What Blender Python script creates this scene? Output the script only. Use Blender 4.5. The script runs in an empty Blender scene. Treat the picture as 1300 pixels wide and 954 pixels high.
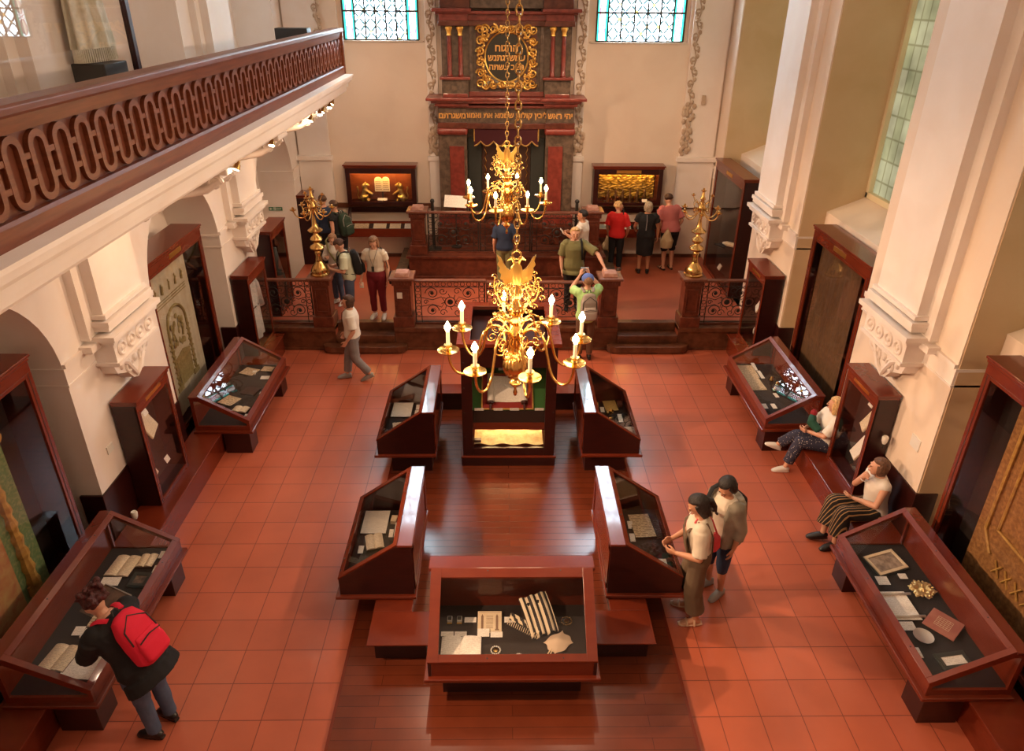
import bpy, bmesh, math, random
from mathutils import Vector, Matrix, Euler
PI=math.pi
random.seed(7)
COL=bpy.context.scene.collection
sin,cos=math.sin,math.cos
# ------------------------------------------------------------------ mesh builder
class MB:
    def __init__(s): s.v=[];s.f=[];s.mi=[];s.m=0
    def add(s,vs,fs):
        o=len(s.v); s.v+=[tuple(v) for v in vs]; s.f+=[tuple(i+o for i in f) for f in fs]; s.mi+=[s.m]*len(fs); return s
    def box(s,x0,x1,y0,y1,z0,z1):
        return s.add([(x0,y0,z0),(x1,y0,z0),(x1,y1,z0),(x0,y1,z0),(x0,y0,z1),(x1,y0,z1),(x1,y1,z1),(x0,y1,z1)],
            [(0,3,2,1),(4,5,6,7),(0,1,5,4),(1,2,6,5),(2,3,7,6),(3,0,4,7)])
    def cbox(s,c,d,rz=0):
        x,y,z=d[0]/2,d[1]/2,d[2]/2; k,q=cos(rz),sin(rz); vs=[]
        for (a,b,e) in ((-x,-y,-z),(x,-y,-z),(x,y,-z),(-x,y,-z),(-x,-y,z),(x,-y,z),(x,y,z),(-x,y,z)):
            vs.append((c[0]+a*k-b*q,c[1]+a*q+b*k,c[2]+e))
        return s.add(vs,[(0,3,2,1),(4,5,6,7),(0,1,5,4),(1,2,6,5),(2,3,7,6),(3,0,4,7)])
    def prism(s,poly,ax,a,b):
        n=len(poly)
        def P(u,v,w): return {'x':(w,u,v),'y':(u,w,v),'z':(u,v,w)}[ax]
        vs=[P(u,v,a) for u,v in poly]+[P(u,v,b) for u,v in poly]
        return s.add(vs,[tuple(range(n))[::-1],tuple(range(n,2*n))]+[(i,(i+1)%n,n+(i+1)%n,n+i) for i in range(n)])
    def loft(s,pts,rads,side=(1,0,0),n=12,cap=True,closed=False,ex=2.0):
        pts=[Vector(p) for p in pts]; m=len(pts); vs=[]; sd=Vector(side)
        for i,p in enumerate(pts):
            if closed: t=pts[(i+1)%m]-pts[i-1]
            else: t=pts[min(i+1,m-1)]-pts[max(i-1,0)]
            if t.length<1e-9: t=Vector((0,0,1))
            t.normalize(); u=sd-t*sd.dot(t)
            if u.length<.05:
                sd=t.orthogonal(); u=sd-t*sd.dot(t)
            u.normalize(); w=t.cross(u); sd=u
            r=rads[i] if hasattr(rads,'__len__') else rads
            a,b=(r if hasattr(r,'__len__') else (r,r))
            for k in range(n):
                c,q=cos(2*PI*k/n),sin(2*PI*k/n)
                if ex!=2: c=math.copysign(abs(c)**(2/ex),c); q=math.copysign(abs(q)**(2/ex),q)
                vs.append(p+u*(a*c)+w*(b*q))
        fs=[]
        for i in range(m if closed else m-1):
            j=(i+1)%m
            for k in range(n): fs.append((i*n+k,i*n+(k+1)%n,j*n+(k+1)%n,j*n+k))
        if cap and not closed: fs+= [tuple(range(n))[::-1],tuple(range((m-1)*n,m*n))]
        return s.add(vs,fs)
    def tube(s,pts,r,n=8,closed=False,side=(.3,.2,.9)): return s.loft(pts,r,side,n,True,closed)
    def lathe(s,prof,n=20,c=(0,0,0),flute=0,fa=0.0):
        vs=[]
        for r,z in prof:
            for k in range(n):
                a=2*PI*k/n; rr=r*(1+(fa*abs(sin(flute*a/2))-fa/2 if flute else 0)); vs.append((c[0]+rr*cos(a),c[1]+rr*sin(a),c[2]+z))
        m=len(prof); fs=[(i*n+k,i*n+(k+1)%n,(i+1)*n+(k+1)%n,(i+1)*n+k) for i in range(m-1) for k in range(n)]
        fs+=[tuple(range(n))[::-1],tuple(range((m-1)*n,m*n))]
        return s.add(vs,fs)
    def sph(s,c,r,n=16,m=10,M=None):
        rx,ry,rz=r if hasattr(r,'__len__') else (r,r,r); vs=[]
        for i in range(1,m):
            for k in range(n):
                a,b=2*PI*k/n,PI*i/m; v=Vector((rx*sin(b)*cos(a),ry*sin(b)*sin(a),rz*cos(b)))
                if M: v=M@v
                vs.append(v+Vector(c))
        for z in (rz,-rz):
            v=Vector((0,0,z)); v=M@v if M else v; vs.append(v+Vector(c))
        t=(m-1)*n; fs=[((i)*n+k,(i+1)*n+k,(i+1)*n+(k+1)%n,i*n+(k+1)%n) for i in range(m-2) for k in range(n)]
        fs+=[(t,k,(k+1)%n) for k in range(n)]+[(t+1,(m-2)*n+(k+1)%n,(m-2)*n+k) for k in range(n)]
        return s.add(vs,fs)
    def grid(s,fn,nu,nv):
        vs=[fn(i/nu,j/nv) for i in range(nu+1) for j in range(nv+1)]
        return s.add(vs,[(i*(nv+1)+j,(i+1)*(nv+1)+j,(i+1)*(nv+1)+j+1,i*(nv+1)+j+1) for i in range(nu) for j in range(nv)])
    def xf(s,M,a=0):
        s.v=s.v[:a]+[tuple(M@Vector(v)) for v in s.v[a:]]; return s
    def off(s,d): d=Vector(d); s.v=[tuple(Vector(v)+d) for v in s.v]; return s
    def build(s,name,mats,parent=None,smooth=None,bevel=0,shift=None):
        if shift is not None: s.off([-q for q in shift])
        me=bpy.data.meshes.new(name); me.from_pydata(s.v,[],s.f)
        if not isinstance(mats,(list,tuple)): mats=[mats]
        for m in mats: me.materials.append(m)
        for p,i in zip(me.polygons,s.mi): p.material_index=i
        bm=bmesh.new(); bm.from_mesh(me); bmesh.ops.recalc_face_normals(bm,faces=bm.faces); bm.to_mesh(me); bm.free()
        if smooth:
            for p in me.polygons: p.use_smooth=True
            if smooth is not True: me.set_sharp_from_angle(angle=math.radians(smooth))
        o=bpy.data.objects.new(name,me); COL.objects.link(o)
        if parent is not None: o.parent=parent
        if bevel:
            b=o.modifiers.new('bevel','BEVEL'); b.width=bevel; b.segments=2; b.limit_method='ANGLE'; b.angle_limit=math.radians(40)
        return o
def tag(o,label=None,cat=None,group=None,kind=None):
    if label: o['label']=label
    if cat: o['category']=cat
    if group: o['group']=group
    if kind: o['kind']=kind
    return o
def thing(name,label,cat,loc=(0,0,0),rz=0,group=None):
    o=bpy.data.objects.new(name,None); COL.objects.link(o); o.empty_display_size=.1
    o.location=loc; o.rotation_euler=(0,0,rz); return tag(o,label,cat,group)
def struct(name,mb,m,smooth=None,bevel=0,parent=None):
    o=mb.build(name,m,parent,smooth,bevel)
    if parent is None: o['kind']='structure'
    return o
def copy_tree(o,parent=None):
    c=o.copy(); COL.objects.link(c)
    if parent: c.parent=parent
    for ch in list(o.children): copy_tree(ch,c)
    return c
def arc(c,r,a0,a1,n,f=None,plane='xz'):
    out=[]
    for i in range(n+1):
        a=a0+(a1-a0)*i/n; rr=r if not f else r*f(i/n)
        u,v=rr*cos(a),rr*sin(a)
        out.append((c[0]+u,c[1],c[2]+v) if plane=='xz' else ((c[0],c[1]+u,c[2]+v) if plane=='yz' else (c[0]+u,c[1]+v,c[2])))
    return out
def spiral(c,r0,r1,a0,turns,n=20,plane='xz'):
    return arc(c,1,a0,a0+turns*2*PI,n,lambda t:r0+(r1-r0)*t,plane)
# ------------------------------------------------------------------ materials
def nt(m): return m.node_tree.nodes,m.node_tree.links
def mat(name,col,rough=.5,metal=0,col2=None,nscale=6,stretch=(1,1,1),bump=0,bscale=None,coat=0,ior=1.5,nd=6,contrast=(.35,.65)):
    m=bpy.data.materials.new(name); m.use_nodes=True; N,L=nt(m); b=N['Principled BSDF']
    b.inputs['Base Color'].default_value=(*col,1); b.inputs['Roughness'].default_value=rough; b.inputs['Metallic'].default_value=metal
    b.inputs['IOR'].default_value=ior
    if coat: b.inputs['Coat Weight'].default_value=coat; b.inputs['Coat Roughness'].default_value=.05
    if col2 or bump:
        tc=N.new('ShaderNodeTexCoord'); mp=N.new('ShaderNodeMapping'); mp.inputs['Scale'].default_value=stretch
        L.new(tc.outputs['Object'],mp.inputs[0])
    if col2:
        n=N.new('ShaderNodeTexNoise'); n.inputs['Scale'].default_value=nscale; n.inputs['Detail'].default_value=nd; n.inputs['Distortion'].default_value=.4
        r=N.new('ShaderNodeValToRGB'); r.color_ramp.elements[0].position=contrast[0]; r.color_ramp.elements[1].position=contrast[1]
        r.color_ramp.elements[0].color=(*col,1); r.color_ramp.elements[1].color=(*col2,1)
        L.new(mp.outputs[0],n.inputs[0]); L.new(n.outputs[0],r.inputs[0]); L.new(r.outputs[0],b.inputs['Base Color'])
    if bump:
        n2=N.new('ShaderNodeTexNoise'); n2.inputs['Scale'].default_value=bscale or nscale*3; n2.inputs['Detail'].default_value=4
        bp=N.new('ShaderNodeBump'); bp.inputs['Strength'].default_value=bump; bp.inputs['Distance'].default_value=.01
        L.new(mp.outputs[0],n2.inputs[0]); L.new(n2.outputs[0],bp.inputs['Height']); L.new(bp.outputs[0],b.inputs['Normal'])
    return m
def emis(name,col,s):
    m=bpy.data.materials.new(name); m.use_nodes=True; N,L=nt(m); N.remove(N['Principled BSDF'])
    e=N.new('ShaderNodeEmission'); e.inputs[0].default_value=(*col,1); e.inputs[1].default_value=s
    L.new(e.outputs[0],N['Material Output'].inputs[0]); return m
def glassmat(name,tint=(1,1,1),rough=0.0):
    m=bpy.data.materials.new(name); m.use_nodes=True; N,L=nt(m); N.remove(N['Principled BSDF'])
    t=N.new('ShaderNodeBsdfTransparent'); t.inputs[0].default_value=(*tint,1)
    g=N.new('ShaderNodeBsdfGlossy'); g.inputs['Roughness'].default_value=rough
    f=N.new('ShaderNodeFresnel'); ge=N.new('ShaderNodeNewGeometry'); mr=N.new('ShaderNodeMapRange'); mr.inputs['To Min'].default_value=1.36; mr.inputs['To Max'].default_value=1/1.36
    L.new(ge.outputs['Backfacing'],mr.inputs['Value']); L.new(mr.outputs[0],f.inputs[0]); x=N.new('ShaderNodeMixShader')
    L.new(f.outputs[0],x.inputs[0]); L.new(t.outputs[0],x.inputs[1]); L.new(g.outputs[0],x.inputs[2]); L.new(x.outputs[0],N['Material Output'].inputs[0])
    return m
def brickmat(name,c1,c2,cm,bw,rh,ms,off,rough,coat=0,axes='xy',noise=.35,bump=.2,nscale=1.3):
    m=bpy.data.materials.new(name); m.use_nodes=True; N,L=nt(m); b=N['Principled BSDF']; b.inputs['Roughness'].default_value=rough
    if coat: b.inputs['Coat Weight'].default_value=coat; b.inputs['Coat Roughness'].default_value=.15
    tc=N.new('ShaderNodeTexCoord'); v=tc.outputs['Object']
    if axes!='xy':
        s=N.new('ShaderNodeSeparateXYZ'); c=N.new('ShaderNodeCombineXYZ'); L.new(v,s.inputs[0])
        L.new(s.outputs['XYZ'.index(axes[0].upper())],c.inputs[0]); L.new(s.outputs['XYZ'.index(axes[1].upper())],c.inputs[1]); v=c.outputs[0]
    k=N.new('ShaderNodeTexBrick'); k.offset=off; k.squash=1; k.inputs['Scale'].default_value=1
    k.inputs['Brick Width'].default_value=bw; k.inputs['Row Height'].default_value=rh; k.inputs['Mortar Size'].default_value=ms; k.inputs['Mortar Smooth'].default_value=.2
    k.inputs['Color1'].default_value=(*c1,1); k.inputs['Color2'].default_value=(*c2,1); k.inputs['Mortar'].default_value=(*cm,1)
    L.new(v,k.inputs['Vector'])
    n=N.new('ShaderNodeTexNoise'); n.inputs['Scale'].default_value=nscale; n.inputs['Detail'].default_value=7; L.new(tc.outputs['Object'],n.inputs[0])
    x=N.new('ShaderNodeMix'); x.data_type='RGBA'; x.blend_type='MULTIPLY'; x.inputs['Factor'].default_value=noise
    r=N.new('ShaderNodeValToRGB'); r.color_ramp.elements[0].color=(.45,.45,.45,1); r.color_ramp.elements[1].color=(1.3,1.3,1.3,1); r.color_ramp.elements[0].position=.3; r.color_ramp.elements[1].position=.7
    L.new(n.outputs[0],r.inputs[0]); L.new(k.outputs['Color'],x.inputs['A']); L.new(r.outputs[0],x.inputs['B']); L.new(x.outputs['Result'],b.inputs['Base Color'])
    if bump:
        bp=N.new('ShaderNodeBump'); bp.inputs['Strength'].default_value=bump; bp.inputs['Distance'].default_value=.004; bp.invert=True
        L.new(k.outputs['Fac'],bp.inputs['Height']); L.new(bp.outputs[0],b.inputs['Normal'])
    return m
WOOD=mat('mahogany',(.135,.018,.0065),.25,col2=(.175,.027,.0095),nscale=5,stretch=(1,1,5),coat=.35,contrast=(.2,.8))
WOODT=mat('polished_top',(.125,.017,.010),.2,col2=(.16,.024,.013),nscale=5,stretch=(1,1,5),coat=1,ior=1.6,contrast=(.2,.8))
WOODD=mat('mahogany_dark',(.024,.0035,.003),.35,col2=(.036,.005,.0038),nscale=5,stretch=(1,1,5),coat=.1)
WOODR=mat('gallery_oak',(.135,.034,.012),.42,col2=(.19,.052,.02),nscale=6,stretch=(1,.4,5))
WOODB=mat('gallery_recess',(.10,.023,.010),.5,col2=(.14,.033,.014),nscale=5)
BLACKW=mat('case_lining',(.016,.009,.007),.8)
WALL=mat('plaster',(.80,.66,.54),.85,col2=(.85,.72,.60),nscale=1.2,bump=.12,bscale=14)
WALLW=mat('plaster_white',(.86,.77,.70),.8,col2=(.9,.83,.78),nscale=1.5,bump=.08,bscale=14)
STUCCO=mat('stucco_relief',(.50,.37,.27),.9,col2=(.58,.46,.35),nscale=9)
FLOOR=brickmat('terracotta_tile',(.50,.125,.066),(.55,.14,.075),(.22,.055,.035),.4,.4,.005,0,.3,coat=.35,noise=.25)
ALTAR=mat('altar_floor',(.34,.08,.04),.4,col2=(.40,.10,.05),nscale=1.2)
PLANK=brickmat('plank',(.13,.026,.010),(.17,.036,.014),(.07,.014,.006),2.6,.115,.003,.5,.22,coat=.6,noise=.3,nscale=3)
MARB=mat('brown_marble',(.085,.027,.012),.3,col2=(.16,.06,.03),nscale=7,nd=10,coat=.2)
MARBR=mat('red_marble',(.17,.026,.018),.32,col2=(.27,.05,.034),nscale=9,nd=10,coat=.2)
MARBC=mat('tan_red_marble',(.14,.045,.026),.32,col2=(.22,.085,.055),nscale=9,nd=10,coat=.2)
CEIL=mat('vault_paint',(.22,.18,.14),.95)
MARBG=mat('grey_marble',(.075,.05,.035),.4,col2=(.17,.115,.08),nscale=10,nd=10)
MARBT=mat('red_brown_marble',(.085,.019,.010),.28,col2=(.16,.042,.022),nscale=8,nd=10,coat=.2)
SLATE=mat('dark_slate',(.035,.04,.035),.5)
GOLD=mat('gilding',(.85,.52,.14),.35,1)
BRASS=mat('brass',(.88,.54,.17),.2,1)
BRASSC=mat('candelabrum_brass',(.66,.42,.15),.24,1)
BRASSO=mat('old_brass',(.62,.40,.15),.25,1)
IRON=mat('wrought_iron',(.02,.017,.015),.5)
STEEL=mat('silver',(.75,.73,.68),.35,.6)
WHITE=mat('white_enamel',(.8,.78,.74),.4)
WAX=mat('candle_tube',(.9,.82,.62),.4)
BULB=emis('candle_flame',(1,.62,.25),60)
GLASS=glassmat('glass')
GLASSW=glassmat('case_glass')
PAPER=mat('old_paper',(.72,.58,.38),.8,col2=(.80,.67,.47),nscale=8)
PAPERW=mat('white_card',(.78,.75,.68),.8)
def scriptmat(name,c,ink,row,f=.5,sx=60):
    # paper with rows of handwriting (ink rows along local x)
    m=mat(name,c,.8); N,L=nt(m); b=N['Principled BSDF']; tc=N.new('ShaderNodeTexCoord'); s=N.new('ShaderNodeSeparateXYZ'); L.new(tc.outputs['Object'],s.inputs[0])
    def mth(op,a,b_=None):
        q=N.new('ShaderNodeMath'); q.operation=op
        if isinstance(a,float): q.inputs[0].default_value=a
        else: L.new(a,q.inputs[0])
        if b_ is not None:
            if isinstance(b_,float): q.inputs[1].default_value=b_
            else: L.new(b_,q.inputs[1])
        return q.outputs[0]
    y=mth('MULTIPLY',s.outputs[1],1.0/row); fr=mth('FRACT',y); ln=mth('LESS_THAN',fr,.5)
    n=N.new('ShaderNodeTexNoise'); n.inputs['Scale'].default_value=sx; L.new(tc.outputs['Object'],n.inputs[0]); g=mth('GREATER_THAN',n.outputs[0],.47)
    k=mth('MULTIPLY',mth('MULTIPLY',ln,g),f)
    x=N.new('ShaderNodeMix'); x.data_type='RGBA'; L.new(k,x.inputs['Factor']); x.inputs['A'].default_value=(*c,1); x.inputs['B'].default_value=(*ink,1)
    L.new(x.outputs['Result'],b.inputs['Base Color']); return m
PRINT=scriptmat('printed_page',(.80,.67,.48),(.25,.18,.12),.016,.4)
PRINTW=scriptmat('printed_card',(.92,.88,.80),(.3,.26,.22),.016,.3)
PRINTP=scriptmat('manuscript',(.72,.56,.36),(.12,.07,.04),.03,.6,30)
def cl(name,c,rough=.85,c2=None,**k): return mat(name,c,rough,col2=c2,bump=.15,bscale=30,**k)
SKIN=mat('skin',(.62,.33,.22),.5); SKIN2=mat('skin_tan',(.55,.27,.16),.5)
EYE=mat('eye_dark',(.03,.02,.02),.2); LIP=mat('lips',(.45,.13,.1),.5)

def curve(P,n=5):
    P=[Vector(p) for p in P]; out=[]
    for i in range(len(P)-1):
        a,b,c,d=P[max(i-1,0)],P[i],P[i+1],P[min(i+2,len(P)-1)]
        for k in range(n):
            t=k/n; out.append(.5*((2*b)+(c-a)*t+(2*a-5*b+4*c-d)*t*t+(3*b-a-3*c+d)*t**3))
    return out+[P[-1]]
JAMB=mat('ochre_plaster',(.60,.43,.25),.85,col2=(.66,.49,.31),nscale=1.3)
CHE=36; LV=58; LS=500; LR=260; LW=40; LF=190; EXPO=0.75
# ------------------------------------------------------------------ THE ROOM
struct('floor',MB().box(-6,6,-6.5,6.97,-.1,0),FLOOR)
struct('ceiling',MB().box(-6,6,-6.6,11.4,11.3,11.5),CEIL)
BAYS=[(-1.15,1.32),(3.40,5.87),(7.95,10.40)]
XL,XR=-4.72,4.78
# left wall with arched niches below the gallery and open bays above it
mb=MB(); Y0=-6.5
ys=[Y0]+[q for b in BAYS for q in b]+[11.0]
piers=[(ys[i],ys[i+1]) for i in range(0,len(ys),2)]
for a,b in piers: mb.box(-5.9,XL,a,b,0,11.3)
for a,b in BAYS:
    c,r=(a+b)/2,(b-a)/2
    poly=[(a,2.60)]+[(c-r*cos(PI*i/24),2.60+r*sin(PI*i/24)) for i in range(1,24)]+[(b,2.60),(b,4.75),(a,4.75)]
    mb.prism(poly,'x',-5.5,XL); mb.box(-5.9,-5.5,a,b,0,11.3)
struct('wall_left',mb,WALLW,smooth=30)
mb=MB()
for a,b in piers: mb.box(XR,5.95,a,b,0,11.3)
for a,b in BAYS:
    mb.prism([(5.18,0),(5.95,0),(5.95,3.33),(5.76,3.33),(5.18,3.09)],'y',a,b)
    mb.box(5.9,6.0,a,b,3.3,11.3); mb.box(XR,5.95,a,b,10.3,11.3)
struct('wall_right',mb,WALL)
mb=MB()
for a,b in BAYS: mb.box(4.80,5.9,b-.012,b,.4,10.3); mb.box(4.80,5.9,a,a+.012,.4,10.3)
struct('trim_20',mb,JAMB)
# far wall: panels, with window niches above 5.3
mb=MB(); YB=11.0
mb.box(-6,-3.56,YB,11.6,0,11.3); mb.box(-3.56,-1.72,YB,11.6,0,5.28); mb.box(-1.72,1.76,YB,11.6,0,11.3)
mb.box(1.76,3.88,YB,11.6,0,5.28); mb.box(3.88,6,YB,11.6,0,11.3); mb.box(-3.56,-1.72,YB,11.6,10.3,11.3); mb.box(1.76,3.88,YB,11.6,10.3,11.3)
for a,b in ((-3.56,-3.45),(-1.87,-1.72),(1.76,1.92),(3.79,3.88)): mb.box(a,b,11.14,11.6,5.28,10.3)
struct('wall_far',mb,WALL)
struct('wall_near',MB().box(-6,6,-6.7,-6.5,0,11.3),WALL)
# pilaster shafts on the piers, with base mouldings and carved corbels
def corbel(side,yc,idx,up):
    X=XL if side<0 else XR; s=-side
    def bx(mb,d,a,b,z0,z1):  # box projecting d from wall
        x0,x1=sorted((X-s*.02,X+s*d)); mb.box(x0,x1,a,b,z0,z1)
    mb=MB(); t=11.2 if not up else 4.47
    bx(mb,.10,yc-.62,yc+.62,2.78,t); bx(mb,.22,yc-.46,yc+.46,2.84,t)
    if up: bx(mb,.10,yc-.62,yc+.62,4.8,11.2); bx(mb,.22,yc-.46,yc+.46,4.8,11.2)
    # attic base mouldings
    for d,w,z0,z1 in ((.26,.50,2.98,3.03),(.29,.53,2.90,2.96),(.27,.51,2.84,2.90)): bx(mb,d,yc-w,yc+w,z0,z1)
    # ledge, frieze and tapering pendant
    bx(mb,.34,yc-.58,yc+.58,2.74,2.80); bx(mb,.30,yc-.54,yc+.54,2.69,2.74); bx(mb,.14,yc-.70,yc+.70,2.66,2.74)
    bx(mb,.25,yc-.48,yc+.48,2.38,2.69); bx(mb,.28,yc-.50,yc+.50,2.40,2.44)
    Xc=X+s*.0
    poly=[(yc-.46,2.40),(yc+.46,2.40),(yc+.40,2.25),(yc+.20,2.16),(yc+.10,2.04),(yc,2.0),(yc-.10,2.04),(yc-.20,2.16),(yc-.40,2.25)]
    x0,x1=sorted((X-s*.02,X+s*.17)); mb.prism(poly,'x',x0,x1)
    xf=X+s*.255
    for k in range(4):
        y=yc-.33+.22*k
        mb.tube([(xf,y+.075*cos(a),2.56+.075*sin(a)) for a in [2*PI*i/14 for i in range(14)]],.02,6,True); mb.sph((xf,y,2.56),(.025,.035,.035),8,6)
    for k in range(5): mb.sph((X+s*.17,yc-.3+.15*k,2.27+.02*abs(k-2)),(.04,.045,.06),8,6)
    for q in (-1,1):
        mb.tube(spiral((X+s*.18,yc+q*.16,2.22),.09,.02,0,1.3,16,'yz'),.018,6)
        mb.tube([(X+s*.18,yc+q*.30,2.36),(X+s*.19,yc+q*.20,2.30),(X+s*.19,yc+q*.08,2.12),(X+s*.16,yc,2.02)],[.03,.035,.03,.02],6)
    struct('trim_%d'%idx,mb,WALLW,smooth=40)
k=1
for yc in (-2.3,2.36,6.91,10.75):
    if yc<10: corbel(-1,yc,k,True); corbel(1,yc,k+1,False); k+=2
# string course and impost mouldings wrapping the piers and niche reveals
mb=MB()
for (a,b) in piers:
    for X,s in ((XL,1),(XR,-1)):
        x0,x1=sorted((X-s*.0,X+s*.035)); mb.box(x0,x1,a-.0,b+.0,2.66,2.71)
        x0,x1=sorted((X-s*.70,X+s*.02)); mb.box(x0,x1,a-.02,b+.02,2.63,2.665); mb.box(x0,x1,a-.012,b+.012,2.44,2.465)
        x0,x1=sorted((X-s*.70,X+s*.012)); mb.box(x0,x1,a-.006,b+.006,2.465,2.63)
struct('trim_9',mb,WALLW)
# dark dado boarding behind the benches
mb=MB()
for (a,b) in piers[:3]:
    mb.box(XL-.25,XL+.02,a-.03,min(b+.03,6.93),0,1.0); mb.box(XR-.02,XR+.25,a-.03,min(b+.03,6.93),0,1.0)
for a,b in BAYS[:2]: mb.box(-5.51,-5.44,a,b,0,1.0)
struct('baseboard_sides',mb,WOODD,bevel=.006)
# dado line on the far wall
mb=MB()
mb.box(-4.7,-1.75,10.955,11.0,1.69,1.80); mb.box(1.8,4.75,10.965,11.0,1.68,1.73); mb.box(-4.7,4.75,10.97,11.0,.48,.56)
struct('trim_10',mb,MARB)
# plain pilasters beside the ark with stucco vines
mb=MB()
for x0,x1 in ((-1.74,-1.46),(1.46,1.74),(3.92,4.75),(-4.7,-3.95)):
    mb.box(x0,x1,10.88 if abs(x0)<2 else 10.9,11,1.73,2.86); mb.box(x0-.03,x1+.03,10.85,11,2.80,2.90); mb.box(x0+.02,x1-.02,10.93,11,2.9,11.2)
struct('trim_11',mb,WALLW,bevel=.01)
def vine(x,yf,z0,z1,idx,dense):
    mb=MB(); z=z0; i=0; rnd=random.Random(idx)
    while z<z1:
        q=1 if i%2 else -1
        if z<z0+dense:
            for t in range(4): mb.sph((x+rnd.uniform(-.11,.11),yf,z+rnd.uniform(0,.12)),(.05,.035,.06),8,6)
            z+=.09
        else:
            mb.tube(spiral((x+q*.03,yf,z),.075,.02,PI/2*q,q*1.1,14),.018,5); mb.sph((x-q*.04,yf,z+.07),(.045,.03,.05),8,6); mb.sph((x+q*.06,yf,z-.05),(.03,.025,.045),8,5)
            mb.tube([(x,yf,z-.1),(x-q*.03,yf,z),(x,yf,z+.14)],.014,5)
            z+=.235
        i+=1
    struct('trim_%d'%idx,mb,STUCCO,smooth=True)
vine(-1.60,10.92,2.95,8.8,12,.5); vine(1.62,10.92,2.95,8.8,13,.5); vine(4.05,10.92,2.95,8.8,14,1.0); vine(-3.95,10.92,4.5,8.8,15,.2)
# small junction boxes on the far right pilaster
tag(MB().box(4.30,4.38,10.88,10.93,4.05,4.25).build('junction_box',STUCCO,bevel=.008),'small pale junction box on the wall right of the stucco vine','switch box')
# ---- stained glass windows in the far wall
def winmat():
    m=bpy.data.materials.new('leaded_glass'); m.use_nodes=True; N,L=nt(m); N.remove(N['Principled BSDF'])
    tc=N.new('ShaderNodeTexCoord'); s=N.new('ShaderNodeSeparateXYZ'); L.new(tc.outputs['Object'],s.inputs[0])
    def mt(op,a,b=None):
        q=N.new('ShaderNodeMath'); q.operation=op
        for i,w in enumerate((a,b)):
            if w is None: continue
            if isinstance(w,(int,float)): q.inputs[i].default_value=w
            else: L.new(w,q.inputs[i])
        return q.outputs[0]
    u=mt('MULTIPLY',s.outputs[0],1/.24); v=mt('MULTIPLY',s.outputs[2],1/.28)
    p=mt('ABSOLUTE',mt('SUBTRACT',mt('FRACT',mt('ADD',u,v)),.5)); q=mt('ABSOLUTE',mt('SUBTRACT',mt('FRACT',mt('SUBTRACT',u,v)),.5))
    line=mt('LESS_THAN',mt('MINIMUM',p,q),.12); dot=mt('LESS_THAN',mt('MAXIMUM',p,q),.15)
    vor=N.new('ShaderNodeTexNoise'); vor.inputs['Scale'].default_value=3.3; L.new(tc.outputs['Object'],vor.inputs[0])
    cr=N.new('ShaderNodeValToRGB'); e=cr.color_ramp.elements; e[0].position=.42; e[0].color=(.05,.09,.14,1); e[1].position=.58; e[1].color=(.16,.10,.02,1)
    L.new(vor.outputs[0],cr.inputs[0])
    m1=N.new('ShaderNodeMix'); m1.data_type='RGBA'; m1.inputs['A'].default_value=(.68,.88,1,1); m1.inputs['B'].default_value=(.010,.018,.019,1); L.new(line,m1.inputs['Factor'])
    m2=N.new('ShaderNodeMix'); m2.data_type='RGBA'; L.new(m1.outputs['Result'],m2.inputs['A']); L.new(cr.outputs[0],m2.inputs['B']); L.new(dot,m2.inputs['Factor'])
    em=N.new('ShaderNodeEmission'); em.inputs[1].default_value=WINS; L.new(m2.outputs['Result'],em.inputs[0]); L.new(em.outputs[0],N['Material Output'].inputs[0]); return m
WINS=16
LEAD=winmat(); TEAL=emis('teal_glass',(.05,.80,.60),1.7); PINK=emis('pink_glass',(.85,.22,.42),1.1); CREAM=emis('cream_glass',(1,.93,.82),2.2); WHT=emis('white_glass',(.75,.9,1),6)
def window(idx,x0,x1):
    z0,z1=5.31,10.2; y=11.16
    o=struct('window_%d'%idx,MB().box(x0,x1,y,y+.02,z0,z1),LEAD)
    for a in (x0,x1-.24):
        mb=MB(); mb.box(a,a+.055,y-.006,y,z0,z1); mb.box(a+.185,a+.24,y-.006,y,z0,z1); mb.build('border_strip',TEAL,o)
        m3=MB(); m3.box(a+.055,a+.185,y-.004,y,z0,z1); m3.build('border_glass',WHT,o)
        m2=MB(); z=z0+.2; m4=MB()
        while z<z1:
            m2.tube([(a+.12+.055*cos(t),y-.012,z+.15*sin(t)) for t in [2*PI*i/20 for i in range(20)]],.012,6,True)
            m4.prism([(a+.12+.045*cos(t),z+.135*sin(t)) for t in [2*PI*i/20 for i in range(20)]],'y',y-.009,y-.005)
            m2.tube([(a+.06,y-.012,z+.16),(a+.12,y-.012,z+.2),(a+.18,y-.012,z+.16)],.01,6); m2.tube([(a+.06,y-.012,z+.24),(a+.12,y-.012,z+.2),(a+.18,y-.012,z+.24)],.01,6)
            z+=.4
        m2.build('oval_ring',PINK,o); m4.build('oval_glass',CREAM,o)
    mb=MB(); n=7; xs=[x0,x0+.24]+[x0+.24+(x1-x0-.48)*i/5 for i in range(1,5)]+[x1-.24,x1]
    for x in xs: mb.box(x-.016,x+.016,y-.05,y-.012,z0,z1)
    z=z0
    while z<z1: mb.box(x0,x1,y-.055,y-.015,z-.018,z+.018); z+=.56
    mb.build('window_bars',IRON,o); MB().box(x0-.12,x1+.1,11.0,11.2,5.27,5.30).build('window_sill',WALL,o)
    return o
window(1,-3.45,-1.87); window(2,1.92,3.79)
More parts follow.
